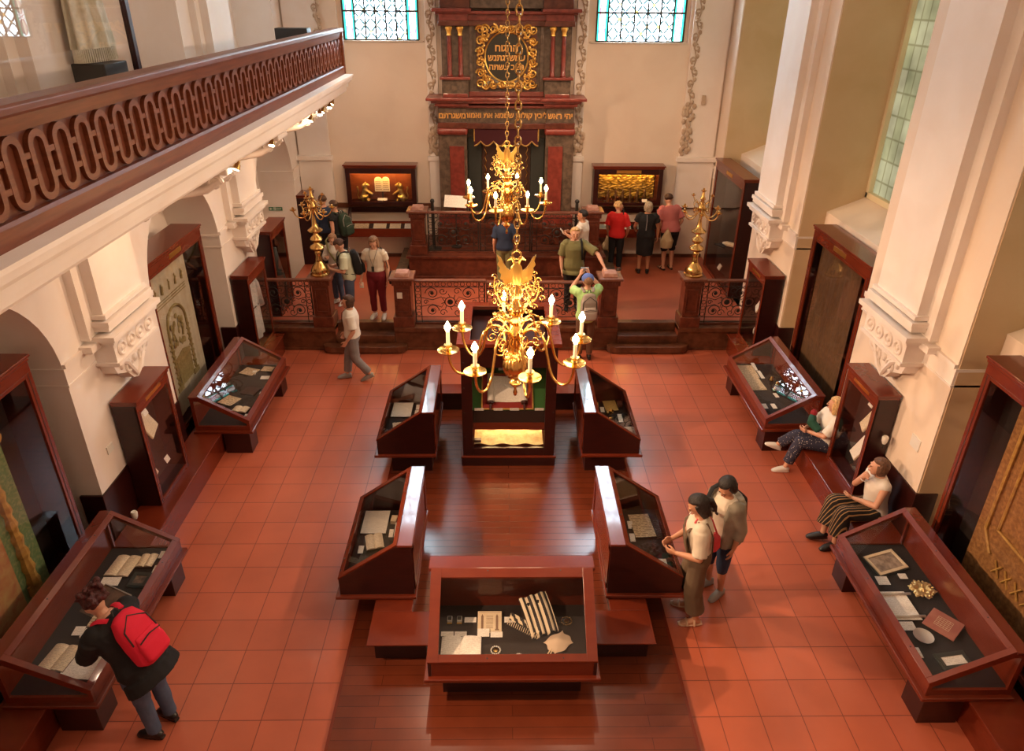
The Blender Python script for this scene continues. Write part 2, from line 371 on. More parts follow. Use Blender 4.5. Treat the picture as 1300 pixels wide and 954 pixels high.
# ---- dull curtained windows in the right wall
def dullwin():
    m=bpy.data.materials.new('frosted_pane'); m.use_nodes=True; N,L=nt(m); N.remove(N['Principled BSDF'])
    tc=N.new('ShaderNodeTexCoord'); n=N.new('ShaderNodeTexNoise'); n.inputs['Scale'].default_value=2.2; n.inputs['Detail'].default_value=2; L.new(tc.outputs['Object'],n.inputs[0])
    b=N.new('ShaderNodeTexBrick'); b.offset=0; b.inputs['Scale'].default_value=1; b.inputs['Brick Width'].default_value=.2; b.inputs['Row Height'].default_value=.33; b.inputs['Mortar Size'].default_value=.025; b.inputs['Mortar Smooth'].default_value=1
    b.inputs['Color1'].default_value=(.45,.42,.22,1); b.inputs['Color2'].default_value=(.55,.5,.3,1); b.inputs['Mortar'].default_value=(.3,.26,.13,1)
    s=N.new('ShaderNodeSeparateXYZ'); c=N.new('ShaderNodeCombineXYZ'); L.new(tc.outputs['Object'],s.inputs[0]); L.new(s.outputs[1],c.inputs[0]); L.new(s.outputs[2],c.inputs[1]); L.new(c.outputs[0],b.inputs[0])
    x=N.new('ShaderNodeMix'); x.data_type='RGBA'; x.blend_type='OVERLAY'; x.inputs['Factor'].default_value=.8; L.new(b.outputs[0],x.inputs['A']); L.new(n.outputs[0],x.inputs['B'])
    em=N.new('ShaderNodeEmission'); em.inputs[1].default_value=.5; L.new(x.outputs['Result'],em.inputs[0]); L.new(em.outputs[0],N['Material Output'].inputs[0]); return m
DULL=dullwin(); FRAME=mat('pale_frame',(.75,.66,.45),.6)
for i,(a,b) in enumerate(BAYS):
    o=struct('window_%d'%(i+3),MB().box(5.82,5.84,a,b,3.33,10.3),DULL)
    mb=MB()
    for y in (a,b-.08): mb.box(5.74,5.84,y,y+.08,3.33,10.3)
    mb.box(5.74,5.84,a,b,3.33,3.43); mb.build('window_frame',FRAME,o,bevel=.01)
# ---- altar dais with stair openings
ZA=.48
mb=MB(); xs=[(-4.72,-3.28),(-2.15,2.13),(3.30,4.78)]
mb.box(-4.72,4.78,7.22,11,0,ZA)
for a,b in xs: mb.box(a,b,6.97,7.22,0,ZA)
o=struct('floor_altar',mb,ALTAR)
mb=MB()
for a,b in xs: mb.box(a,b,6.95,6.97,0,.40); mb.box(a-.0,b+.0,6.92,7.30,.40,.485); mb.box(a,b,6.94,6.97,0,.05)
struct('trim_16',mb,MARB,bevel=.008)
for side,(a,b,c,d) in enumerate(((-3.28,-2.15,-3.52,-1.92),(2.13,3.30,1.94,3.51))):
    r=thing('altar_steps',('curved stone steps to the dais beside the post with a white tag' if side==0 else 'curved stone steps to the dais right of the boy in lime'),'steps',((a+b)/2,6.97,0),0,'steps to the dais')
    poly=[(c+.08,6.97),(c+.0,6.93),(c+.0,6.86),(c+.05,6.80),(c+.16,6.76),(d-.16,6.76),(d-.05,6.80),(d,6.86),(d,6.93),(d-.08,6.97)]
    MB().prism(poly,'z',0.02,.155).build('lower_step',MARB,r,shift=r.location,bevel=.015)
    MB().box(a+.002,b-.002,6.93,7.20,0.155,.32).build('middle_step',MARB,r,shift=r.location,bevel=.012)
    MB().box(a+.002,b-.002,7.17,7.32,0.32,.490).build('upper_step',MARB,r,shift=r.location,bevel=.012)
    # fill under lower step
    MB().box(c+.1,d-.1,6.80,6.97,0,.02).build('step_base',MARB,r,shift=r.location)
# ark platform
mb=MB(); mb.box(-2.15,2.15,9.50,11,ZA,.97); mb.box(-2.2,2.2,9.45,11,.97,1.03); mb.box(-2.2,2.2,9.44,9.5,ZA,.56)
struct('floor_ark',mb,MARBT,bevel=.01)
mb=MB(); mb.box(-2.45,-2.2,9.55,11,ZA,.70); mb.box(2.2,2.45,9.55,11,ZA,.70); struct('trim_17',mb,MARBG,bevel=.01)
# central wooden platform
mb=MB(); mb.box(-1.69,1.69,-2.2,5.15,0,.04)
p=mb.build('wooden_platform',PLANK); tag(p,'low polished plank platform under the central display cases','platform')
MB().box(-1.72,-1.69,-2.2,5.15,0,.045).build('edge_strip',WOOD,p); MB().box(1.69,1.72,-2.2,5.15,0,.045).build('edge_strip',WOOD,p)
# wall sockets / small plates
tag(MB().box(XL,XL+.012,1.62,1.75,1.35,1.45).build('wall_sign',WHITE),'small white plate on the left pier above the wooden dado','plate')
tag(MB().box(XR-.012,XR,1.50,1.68,1.45,1.60).build('wall_sign',WHITE),'small pale notice on the right pier above the seated woman in striped trousers','plate')
# ------------------------------------------------------------------ GALLERY (left)
XG=-3.20; YE=9.4; YS=-4.5; ZG=4.80
mb=MB(); mb.box(XL,XG+.02,YS,YE,4.55,ZG)
struct('floor_gallery',mb,WALLW)
prof=[(-3.30,4.80),(-2.98,4.80),(-2.98,4.765),(-3.00,4.755),(-3.01,4.70),(-3.04,4.69),(-3.06,4.65),(-3.09,4.64),(-3.10,4.57),(-3.13,4.56),(-3.14,4.50),(-3.16,4.47),(-3.40,4.47),(-3.40,4.55),(-3.30,4.55)]
mb=MB(); mb.prism(prof,'y',YS,YE-.08)
struct('trim_18',mb,WALLW)
mb=MB(); mb.box(-4.72,-3.38,YS,YE-.1,4.47,4.55); struct('trim_19',mb,WALLW)
g=thing('gallery_railing','long carved reddish wooden balustrade with looped fretwork along the left gallery','balustrade',(XG,0,ZG))
def B(x0,x1,y0,y1,z0,z1): return MB().box(x0-XG,x1-XG,y0,y1,z0-ZG,z1-ZG)
MB().prism([(-.14,.74),(.07,.74),(.085,.76),(.085,.80),(.06,.815),(-.13,.815),(-.15,.80)],'y',YS,YE+.02).build('hand_rail',WOODR,g,bevel=.006)
MB().prism([(-.03,.64),(.03,.64),(.05,.74),(-.05,.74)],'y',YS,YE).build('top_board',WOODR,g)
MB().prism([(-.03,0),(.06,0),(.06,.125),(.045,.15),(-.03,.15)],'y',YS,YE).build('base_board',WOODR,g)
MB().box(-.03,-.005,YS,YE,.15,.64).build('backing_board',WOODB,g)
MB().box(-.06,.07,YE-.07,YE+.01,0,.74).build('end_post',WOODR,g,bevel=.006)
mb=MB(); p=.275; y=YS+.2
def flat_ring(mb,yc,zc,w,h,t,x0,x1,n=10):
    # stadium ring of flat section in the y/z plane
    o=[];i_=[]
    for s in range(2*n):
        a=PI*s/n; dz=(h-w) if a<PI else -(h-w)
        if s==0 or s==n: pass
        o.append((yc+w*cos(a),zc+dz+w*sin(a))); i_.append((yc+(w-t)*cos(a),zc+dz+(w-t)*sin(a)))
        if s==n-1: o.append((yc-w,zc+dz)); i_.append((yc-(w-t),zc+dz))
        if s==2*n-1: o.append((yc+w,zc+dz)); i_.append((yc+(w-t),zc+dz))
    N=len(o); vs=[(x1,*q) for q in o]+[(x1,*q) for q in i_]+[(x0,*q) for q in o]+[(x0,*q) for q in i_]
    fs=[]
    for k in range(N):
        j=(k+1)%N; fs+=[(k,j,N+j,N+k),(k,2*N+k,2*N+j,j),(N+k,N+j,3*N+j,3*N+k)]
    mb.add(vs,fs)
while y<YE-.2:
    flat_ring(mb,y,.395,.105,.235,.048,-.005,.03)
    flat_ring(mb,y+p/2,.395,.058,.105,.028,-.005,.027,6)
    mb.box(-.005,.026,y+.08,y+p-.08,.46,.50); mb.box(-.005,.026,y+.08,y+p-.08,.29,.33)
    y+=p
mb.build('fretwork',WOODR,g,smooth=35)
# hanging lamp spots below the gallery cornice
SPW=emis('spot_lens',(1,.86,.62),25)
def spot(x,y,z,az,tilt,label,lit=True):
    t=thing('spotlight',label,'spotlight',(x,y,z),0,'spotlights under the gallery')
    M=Matrix.Rotation(az,4,'Z')@Matrix.Rotation(tilt,4,'Y')
    MB().lathe([(.015,0),(.02,-.03),(.035,-.045),(.045,-.10),(.047,-.11)],14).xf(M).build('lamp_head',BRASSO if lit else IRON,t,smooth=40)
    MB().lathe([(.001,-.112),(.040,-.112),(.04,-.106),(.001,-.106)],14).xf(M).build('lens',SPW if lit else IRON,t)
    MB().tube([(0,0,.0),(0,0,.10)],.007,6).build('bracket',BRASSO,t)
SP=[(-3.32,3.5,.3),(-3.35,5.0,.5),(-3.3,7.1,.4),(-3.32,7.75,.6),(-3.3,8.05,.3),(-3.32,8.6,.5),(-3.35,9.05,.3)]
spl=['lowest spotlight under the gallery, near the carved bracket above the tall textile case','spotlight under the gallery above the pale embroidered curtain case','spotlight under the gallery beside the green exit sign arch','first lit spotlight in the cluster under the far gallery corner','second lit spotlight in the cluster under the far gallery corner','third lit spotlight in the cluster under the far gallery corner','lit spotlight nearest the end of the gallery']
for (x,y,_),l in zip(SP,spl): spot(x,y,4.37,_*3,.6,l)
spot(-3.7,8.7,4.15,1,.7,'small unlit black spotlight below the lit cluster under the gallery',False)
# carved brackets (consoles) under the gallery over each pier
def bracket(y,label):
    t=thing('gallery_bracket',label,'bracket',(XL,y,4.47),0,'stucco brackets under the gallery')
    MB().box(.0,1.25,-.20,.20,-.16,-.0).build('beam',WALLW,t,bevel=.02)
    MB().box(0,1.30,-.24,.24,-.24,-.16).build('capital_slab',WALLW,t,bevel=.02)
    mb=MB()
    for q in (-.2,.2):
        mb.tube(spiral((1.12,q,-.33),.09,.02,0,1.5,20),.028,6); mb.tube([(1.2,q,-.3),(1.0,q,-.42),(.6,q,-.5),(.15,q,-.75)],[.04,.05,.05,.06],8)
        mb.tube(spiral((.16,q,-.72),.10,.02,PI,1.4,20),.025,6)
    mb.prism([(0,-.24),(1.15,-.24),(1.15,-.33),(.9,-.42),(.5,-.5),(.12,-.8),(0,-.85)],'y',-.17,.17)
    mb.build('scroll',WALLW,t,smooth=50)
for y,l in ((3.55,'stucco scroll bracket under the gallery above the pale curtain case'),(5.75,'stucco scroll bracket under the gallery between two niches'),(8.05,'stucco scroll bracket under the gallery before the exit sign arch'),(9.15,'last stucco scroll bracket at the far end of the gallery')): bracket(y,l)
# exit sign
GRN=mat('sign_green',(.02,.16,.07),.4)
SIGN=thing('exit_sign','green exit sign with arrow and running figure on the arch reveal','sign',(-4.96,9.3,2.78))
# things on the gallery: a glazed case post and a draped pale garment over a dark plinth
t=thing('garment_case','tall wooden framed gallery case with a hanging pale garment, above the balustrade','display case',(-4.36,1.8,ZG))
MB().box(.26,.32,1.17,1.24,0,3.2).build('frame_post',WOODD,t); MB().box(.26,.32,-1.5,-1.43,0,3.2).build('frame_post',WOODD,t); MB().box(-.30,.32,-1.5,1.24,3.2,3.3).build('frame_top',WOODD,t)
MB().box(.288,.292,-1.43,1.17,0,3.2).build('glass_pane',GLASSW,t)
LACE=mat('pale_lace',(.62,.58,.42),.9,col2=(.80,.77,.66),nscale=7,bump=.5,bscale=25)
def robe(u,v):
    a=2*PI*u; w=(.14+.20*v+.03*sin(a*9)*(.3+v)); return (.35*w*cos(a),w*1.05*sin(a)-.10*(1-v),2.7-1.8*v)
o=thing('hanging_garment','pale fringed garment hanging above a dark plinth in the gallery','garment',(-4.38,2.80,ZG))
mb=MB(); mb.grid(robe,72,16); mb.build('cloth',LACE,o,smooth=True)
mb=MB()
for k in range(60):
    a=2*PI*k/60; w=.34; mb.tube([(.35*w*cos(a),w*1.05*sin(a),.90),(.36*w*cos(a),w*1.07*sin(a),.77)],.009,4)
mb.build('fringe',LACE,o)
tag(MB().box(-4.60,-4.16,2.50,2.98,ZG,ZG+.76).build('display_plinth',SLATE,bevel=.01),'dark green plinth below the hanging garment on the gallery','plinth')
tag(MB().box(-4.3,-3.7,9.0,9.3,ZG,5.62).build('gallery_box',IRON,bevel=.01),'dark box on the gallery beside the window','box')
# ------------------------------------------------------------------ BENCHES
def bench(x0,x1,y0,y1,label,z=.38,inset=.03,grp=None,ends=True):
    t=thing('bench',label,'bench',((x0+x1)/2,(y0+y1)/2,0),0,grp); c=t.location
    MB().box(x0,x1,y0,y1,z-.03,z).build('seat_board',WOOD,t,shift=c,bevel=.006)
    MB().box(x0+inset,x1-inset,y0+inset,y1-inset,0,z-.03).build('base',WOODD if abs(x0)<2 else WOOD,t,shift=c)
    return t
bench(XL+.03,-4.24,-1.5,6.9,'long mahogany bench running along the left wall under the cases')
bench(4.24,XR-.03,-1.5,6.9,'long mahogany bench along the right wall where two women sit')
def cbench(seat,base,label):
    c=(seat[0][0]+seat[0][1])/2; t=thing('bench',label,'bench',(c,seat[0][2],.04)); mb=MB(); m2=MB()
    for q in seat: mb.box(*q,.352,.372)
    for q in base: m2.box(*q,.04,.352)
    mb.build('seat_board',WOOD,t,shift=t.location,bevel=.006); m2.build('base',WOODD,t,shift=t.location)
cbench([(-1.46,-.84,-.26,.17),(-1.46,-1.05,.17,1.75)],[(-1.41,-.88,-.14,.15),(-1.41,-1.10,.15,1.7)],'low bench left of the front glass case, carrying the near left sloped case')
cbench([(.84,1.46,-.26,.17),(1.05,1.46,.17,1.75)],[(.88,1.41,-.14,.15),(1.10,1.41,.15,1.7)],'low bench right of the front glass case, carrying the near right sloped case')
cbench([(-1.5,1.5,4.68,4.98)],[(-1.46,1.46,4.72,4.94)],'low bench behind the tall central case')
# ------------------------------------------------------------------ SLOPED CASES
def slant(name,label,loc,rz,L,Dp,zl,zh,tw,kind,z0=.40):
    """local x along the front, y from low front to high back"""
    t=thing(name,label,'display case',loc,rz,None)
    th=.03; gb=.05
    MB().box(-.04,L+.04,-.045,Dp+.02,z0-.02,z0+.02).build('base_ledge',WOOD,t,bevel=.008)
    MB().box(th+.001,L-th-.001,th+.001,Dp-.021,z0+.02,z0+.075).build('bottom_panel',BLACKW,t)
    MB().box(th,L-th,0,th,z0+.02,zl).build('front_panel',WOOD,t,bevel=.004)
    slope=lambda y:zl+(zh-zl)*(y/(Dp-tw))
    # ends
    for e,(a,b) in enumerate(((0,th),(L-th,L))):
        if kind=='wall':
            mb=MB(); mb.box(a+.002,b-.002,.002,Dp-.002,z0+.02,z0+.09); mb.box(a+.001,b-.001,Dp-.05,Dp-.001,z0+.021,zh-.02); mb.box(a+.001,b-.001,.001,.04,z0+.021,zl-.004)
            mb.prism([(0,zl-.06),(Dp-tw,zh-.07),(Dp,zh-.07),(Dp,zh),(Dp-tw,zh),(0,zl)],'x',a,b)
            mb.build('end_frame',WOOD,t)
            MB().prism([(.03,z0+.09),(Dp-.05,z0+.09),(Dp-.05,zh-.09),(Dp-tw,zh-.08),(.03,zl-.05)],'x',a+.012,a+.016).build('end_glass',GLASSW,t)
        else:
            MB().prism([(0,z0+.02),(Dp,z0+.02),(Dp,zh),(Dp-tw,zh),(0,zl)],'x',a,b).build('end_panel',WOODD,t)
    if kind=='front': MB().box(-.03,L+.03,Dp-tw,Dp+.03,zh-.03,zh+.02).build('top_board',WOODT,t,bevel=.01)
    else: MB().box(-.012,L+.012,Dp-tw,Dp+.01,zh-.015,zh+.012).build('top_board',WOODT,t,bevel=.005)
    if kind=='front':
        MB().box(-.015,L+.015,Dp-tw+.02,Dp+.015,zh-.06,zh-.03).build('cornice',WOODD,t,bevel=.008)
    MB().box(th,L-th,Dp-.02,Dp,z0+.02,zh-.02).build('back_panel',WOOD,t)
    if kind in ('central','ledgecase'):
        mb=MB(); mb.box(.03,L-.03,Dp,Dp+.012,z0+.06,z0+.12); mb.box(.03,L-.03,Dp,Dp+.012,zh-.12,zh-.05); mb.box(.03,.09,Dp,Dp+.012,z0+.06,zh-.05); mb.box(L-.09,L-.03,Dp,Dp+.012,z0+.06,zh-.05)
        mb.build('back_moulding',WOOD,t,bevel=.004)
    # sloping lid: frame bars and pane
    def bar(mb,x0,x1,y0,y1,h):
        P=lambda x,y,d:(x,y,slope(y)+d)
        mb.add([P(x0,y0,0),P(x1,y0,0),P(x1,y1,0),P(x0,y1,0),P(x0,y0,h),P(x1,y0,h),P(x1,y1,h),P(x0,y1,h)],[(0,3,2,1),(4,5,6,7),(0,1,5,4),(1,2,6,5),(2,3,7,6),(3,0,4,7)])
    E=Dp-tw; mb=MB(); w=.055 if kind!='front' else .10
    mb2=mb
    bar(mb,-.004,w,-.006,E,.021); bar(mb,L-w,L+.004,-.006,E,.022); bar(mb,w,L-w,-.006,.05,.022); bar(mb,w,L-w,E-.05 if kind!='front' else E-.07,E,.022)
    f=mb.build('lid_frame',WOOD,t,bevel=.003)
    mb=MB(); bar(mb,w,L-w,.05,E-.05,.006); mb.build('lid_glass',GLASS,t)
    mb=MB()
    for q in (.35,.8):
        for yy in (.02,E-.02): mb.sph((L*q,yy,slope(yy)+.024),(.008,.008,.004),8,5)
    mb.build('screw',IRON,f)
    if kind=='wall':
        for a,b in ((.02,.30),(L-.30,L-.02)):
            MB().box(a,b,.035,.42,0,z0-.02).build('leg',WOODD,t,bevel=.004)
    elif kind=='central': MB().box(.12,L-.12,.17,Dp-.06,.04-loc[2] if loc[2] else .04,z0-.02).build('pedestal',WOODD,t)
    elif kind=='front': MB().box(.12,L-.12,.12,Dp-.02,.04,z0-.02).build('pedestal',WOODD,t)
    return t
CS={}
CS['LN']=(slant('sloped_display_case','sloped glass case by the left wall that the woman with the red backpack leans over',(-3.81,-.91,0),PI/2,1.96,.80,.57,.98,.12,'wall'),1.96,.80,'the case under the woman with the red backpack')
CS['LF']=(slant('sloped_display_case','sloped glass case at the left wall reflecting stained glass, beside the far left cabinet',(-3.81,3.53,0),PI/2,1.96,.80,.57,.98,.12,'wall'),1.96,.80,'the far left sloped case')
CS['RN']=(slant('sloped_display_case','sloped glass case by the right wall next to the woman in striped trousers',(3.83,1.06,0),-PI/2,1.96,.80,.57,.98,.12,'wall'),1.96,.80,'the sloped case beside the woman in striped trousers')
CS['RF']=(slant('sloped_display_case','sloped glass case at the right wall reflecting stained glass',(3.83,5.52,0),-PI/2,1.96,.80,.57,.98,.12,'wall'),1.96,.80,'the far right sloped case')
CS['RL']=(slant('central_display_case','sloped case left of the tall central case with a pale blue top board',(-1.84,4.27,0),-PI/2,1.34,.80,.64,1.10,.15,'central'),1.34,.80,'the sloped case left of the tall case')
CS['RR']=(slant('central_display_case','sloped case right of the tall central case, holding a small goblet',(1.84,2.93,0),PI/2,1.34,.80,.64,1.10,.15,'central'),1.34,.80,'the sloped case right of the tall case')
CS['FL']=(slant('central_display_case','sloped case on the near left bench with an open book inside',(-1.84,1.70,0),-PI/2,1.34,.80,.64,1.10,.15,'ledgecase'),1.34,.80,'the near left central case')
CS['FR']=(slant('central_display_case','sloped case on the near right bench beside the two standing women',(1.84,.36,0),PI/2,1.34,.80,.64,1.10,.15,'ledgecase'),1.34,.80,'the case beside the two standing women')
CS['F']=(slant('front_display_case','wide sloped glass case at the front holding a striped prayer shawl',(-.80,-.66,0),0,1.60,.83,.60,1.10,.15,'front'),1.60,.83,'the front case')
# ------------------------------------------------------------------ UPRIGHT CABINETS
def cabinet(label,side,xf,depth,y0,y1,z0,z1,big=False,plaque=True,back=BLACKW):
    """front faces the room; side -1 = left wall"""
    t=thing('display_cabinet',label,'display cabinet',(xf,(y0+y1)/2,z0),PI/2 if side<0 else -PI/2)
    w=(y1-y0); h=z1-z0; f=.07 if not big else .10; hw=w/2
    # local x along, y into wall
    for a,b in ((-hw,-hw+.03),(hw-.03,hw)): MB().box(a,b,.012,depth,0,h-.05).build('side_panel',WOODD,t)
    MB().box(-hw+.03,hw-.03,depth-.02,depth,0,h-.05).build('back_panel',back,t)
    MB().box(-hw+.03,hw-.03,.02,depth-.02,0,.04).build('bottom_board',WOODD,t)
    mb=MB(); mb.box(-hw-.02,hw+.02,-.03,depth,h-.03,h); mb.box(-hw-.008,hw+.008,-.015,depth,h-.07,h-.03)
    mb.build('cornice',WOOD,t,bevel=.008)
    top=.12 if big else .09
    MB().box(-hw,hw,0,.03,h-.07-top,h-.07).build('header',WOOD,t,bevel=.004)
    mb=MB(); z2=h-.07-top
    mb.box(-hw,-hw+f,0,.03,0,z2); mb.box(hw-f,hw,0,.03,0,z2); mb.box(-hw+f,hw-f,0,.03,0,.07); mb.box(-hw+f,hw-f,0,.03,z2-.04,z2)
    d=mb.build('door_frame',WOOD,t,bevel=.004)
    mb=MB(); g_=.022
    for a in (-hw+f*.55,hw-f*.55): mb.box(a-.004,a+.004,-.002,.001,.02,z2)
    mb.build('groove',IRON,d)
    MB().box(-hw+f,hw-f,.012,.017,.07,z2-.04).build('door_glass',GLASSW,t)
    if big and z0<.45: MB().box(-hw,hw,.03,depth-.02,-z0,0).build('plinth',WOODD,t)
    if plaque: MB().box(-.20,.20,-.006,0,h-.07-top+.025,h-.07-.025).build('plaque',GOLD,t)
    return t,hw,depth,h
C1=cabinet('upright mahogany cabinet on the left bench, nearest one, between two sloped cases',-1,-4.40,.29,1.88,2.74,.38,1.92)
C2=cabinet('upright mahogany cabinet on the left bench holding a pale striped robe, beside the dais',-1,-4.41,.28,5.96,6.90,.38,1.92,plaque=False)
C3=cabinet('upright mahogany cabinet on the right bench between the two seated women',1,4.48,.27,2.05,2.87,.38,1.90)
C4=cabinet('upright mahogany cabinet on the right bench next to the dais railing',1,4.42,.33,5.98,6.86,.38,1.93)
C5=cabinet('dark wardrobe-like cabinet on the dais by the left wall, before the exit sign arch',-1,-4.42,.30,7.45,8.38,.48,2.22,plaque=False)
C6=cabinet('dark cabinet on the dais beyond the exit sign arch',-1,-4.45,.27,10.42,10.96,.48,2.12,plaque=False)
G1=cabinet('huge glazed case with a green embroidered textile in the near left niche',-1,-4.84,.40,-.90,1.03,.38,2.99,True)
G2=cabinet('huge glazed case with a pale embroidered curtain in the left niche',-1,-4.80,.44,3.50,5.40,.38,2.99,True)
G3=cabinet('huge glazed case with a golden brown textile at the near right edge',1,4.84,.33,-.92,1.00,.38,2.99,True)
G4=cabinet('huge dark glazed case with a dim brown textile in the right niche',1,4.82,.34,3.50,5.38,.38,3.02,True)
G5=cabinet('huge glazed case on the dais by the right wall with a rolled scroll inside',1,4.66,.30,8.40,10.40,.48,3.00,True)
def addto(c,mb,name,m,label=None,**k): return mb.build(name,m,c,**k)
def world_thing(o,t):  # place a top-level object by the local coordinates of a case
    o.matrix_world=Matrix.Translation(t.location)@Matrix.Rotation(t.rotation_euler.z,4,'Z')@o.matrix_basis; return o
# ------------------------------------------------------------------ EXHIBITS
def M2(t,x,y,z,rz=0): return Matrix.Translation(t.location)@Matrix.Rotation(t.rotation_euler.z,4,'Z')@Matrix.Translation((x,y,z))@Matrix.Rotation(rz,4,'Z')
def place(o,M): o.matrix_world=M; return o
def emp(name,label,cat,M,group=None):
    o=thing(name,label,cat,(0,0,0),0,group); o.location=M.to_translation(); o.rotation_euler=M.to_euler(); return o
def single(mb,name,m,M,label,cat,group=None,**k):
    o=mb.build(name,m,**k); o.location=M.to_translation(); o.rotation_euler=M.to_euler(); return tag(o,label,cat,group)
def page_mb(w,h,t=.004,curl=.0):
    mb=MB(); n=8; c=lambda i:curl*(2*i/n-1)**2; mb.prism([((i/n-.5)*w,c(i)) for i in range(n+1)]+[((i/n-.5)*w,t+c(i)) for i in range(n,-1,-1)],'y',-h/2,h/2); return mb
def openbook(M,w,h,label,m=None,group=None):
    t=emp('open_book',label,'book',M,group)
    MB().box(-w/2-.006,w/2+.006,-h/2-.006,h/2+.006,0,.008).build('cover',WOODD,t)
    for s in (-1,1):
        mb=MB(); n=8
        top=[(s*(w/2)*i/n,.012+.022*sin(PI*min(1,(i/n)*1.02))**.7*(1-.35*i/n)) for i in range(n+1)]
        mb.prism([(0,.008)]+top+[(s*w/2,.008)],'y',-h/2,h/2); mb.build('pages',m or PRINT,t)
    return t
Z=.482
def card(cs,x,y,w,h,rz,label,group): t,L,D,_=CS[cs]; return single(MB().box(-w/2,w/2,-h/2,h/2,0,.004).xf(Matrix.Rotation(.12,4,'X')),'caption_card',PRINTW,M2(t,x,y,Z+.012,rz),label,'caption card',group)
IT={
'RN':[('card',.611,.247,.13,.11,90),('card',.55,.5,.09,.07,90),('card',1.228,.19,.17,.10,90),('card',1.55,.14,.05,.11,90)],
'LN':[('card',1.80,.13,.09,.10,-90),('card',1.58,.124,.05,.10,-90),('card',1.40,.53,.20,.11,-90),('card',.74,.52,.10,.10,-90)],
'LF':[('card',1.62,.44,.07,.12,-90),('card',1.45,.21,.14,.09,-90),('card',.95,.10,.09,.06,-90),('card',.30,.12,.10,.05,-90)],
'RF':[('card',.16,.42,.06,.22,90),('card',.44,.44,.06,.22,95),('card',1.12,.46,.06,.11,100),('card',1.45,.17,.07,.12,92),('card',1.45,.31,.07,.12,95)],
'RL':[('card',.22,.47,.10,.12,90),('card',.38,.45,.07,.12,90)],
'RR':[('card',1.043,.39,.06,.12,-90),('card',.85,.15,.065,.11,-90),('card',.74,.15,.065,.08,-90)],
'FL':[('card',.74,.12,.06,.11,90),('card',.47,.43,.05,.12,90)],
'FR':[('card',1.0,.39,.06,.12,-90),('card',.78,.40,.06,.12,-90),('card',.38,.13,.10,.09,-90)],
'F':[('card',.378,.60,.12,.06,0),('card',.785,.60,.12,.064,0),('card',.154,.428,.125,.052,0),('card',.287,.427,.121,.052,0),('card',.514,.439,.119,.089,0),('card',.646,.415,.121,.062,0)]}
for k,l in IT.items():
    for it in l: card(k,it[1],it[2],it[3],it[4],math.radians(it[5]),'white caption card lying in '+CS[k][3],'caption cards in '+CS[k][3])
def sheet(cs,x,y,w,h,rz,label,m=PRINTP,name='manuscript_sheet',cat='manuscript',z=Z+.012,mount=BLACKW):
    t=CS[cs][0]; r=emp(name,label,cat,M2(t,x,y,z,math.radians(rz)))
    MB().box(-w/2-.008,w/2+.008,-h/2-.008,h/2+.008,-.01,0).build('mount',mount,r); page_mb(w,h,.003,.002).build('page',m,r); return r
w_=CS
sheet('RL',.29,.215,.30,.40,90,'large printed broadsheet in the sloped case left of the tall case',PRINTW)
sheet('RL',.72,.22,.18,.15,100,'small yellowed leaf below the broadsheet in the case left of the tall case')
sheet('RR',1.16,.25,.20,.29,-86,'golden brown parchment in the sloped case right of the tall case',scriptmat('gold_leafsheet',(.62,.42,.13),(.2,.1,.03),.03,.5,30),'parchment')
sheet('RR',.46,.14,.24,.20,-86,'pale sheet at the near corner of the case right of the tall case',PRINTW)
sheet('FL',.27,.215,.30,.40,90,'large printed page at the far end of the near left central case',PRINTW)
sheet('FR',.99,.25,.25,.40,-86,'large brown manuscript leaf in the case beside the two standing women')
sheet('RF',.33,.26,.26,.44,89,'pale manuscript leaf at the far corner of the far right sloped case')
sheet('RF',.74,.25,.24,.43,92,'pale manuscript leaf with fold, second from the far end of the far right sloped case')
sheet('LF',1.66,.53,.26,.22,-110,'yellowed leaf at the far end of the far left sloped case')
sheet('LF',1.75,.25,.19,.16,-96,'small leaf at the front far corner of the far left sloped case')
sheet('LF',.72,.54,.26,.24,-115,'yellowed leaf under the stained glass reflection in the far left sloped case')
sheet('LN',.88,.37,.2,.18,-90,'small brown page under the hands of the woman with the red backpack')
sheet('LN',.32,.27,.30,.25,-96,'large blue-white printed sheet at the near end of the left sloped case',PRINTW)
openbook(M2(CS['LN'][0],1.62,.50,Z+.01,math.radians(-94)),.27,.30,'open book at the far end of the sloped case below the green textile')
openbook(M2(CS['LN'][0],1.70,.27,Z+.01,math.radians(-89)),.18,.19,'small open book standing in front of the larger one, left sloped case')
openbook(M2(CS['LN'][0],.42,.53,Z+.01,math.radians(-98)),.27,.28,'open book at the near back corner of the left sloped case')
openbook(M2(CS['LN'][0],.60,.30,Z+.01,math.radians(-100)),.20,.19,'open book with a round engraving in the left sloped case',PRINTP)
openbook(M2(CS['FL'][0],.63,.26,Z+.02,math.radians(105)),.2,.24,'open book held upright in the near left central case')
openbook(M2(CS['LF'][0],.45,.28,Z+.01,math.radians(-100)),.24,.15,'open book at the near front corner of the far left sloped case')
o=single(MB().box(-.12,.12,-.11,.11,0,.03),'closed_book',WOODD,M2(CS['LF'][0],1.0,.30,Z,math.radians(-103)),'dark closed book in the middle of the far left sloped case','book',bevel=.004)
single(MB().box(-.03,.03,-.13,.13,0,.03),'white_book',PAPERW,M2(CS['FL'][0],.44,.50,Z+.02,math.radians(92)),'narrow white booklet near the top edge of the near left central case','book',bevel=.003)
single(MB().box(-.035,.035,-.055,.055,0,.05),'small_box',PAPER,M2(CS['FL'][0],.27,.44,Z+.02,math.radians(86)),'tiny tan box in the far end of the near left central case','box',bevel=.003)
single(MB().box(-.04,.04,-.12,.12,0,.03),'gold_book',mat('gold_cover',(.65,.42,.1),.4),M2(CS['RR'][0],1.09,.49,Z+.02,math.radians(-97)),'narrow gilded book beside the goblet case top board','book',bevel=.003)
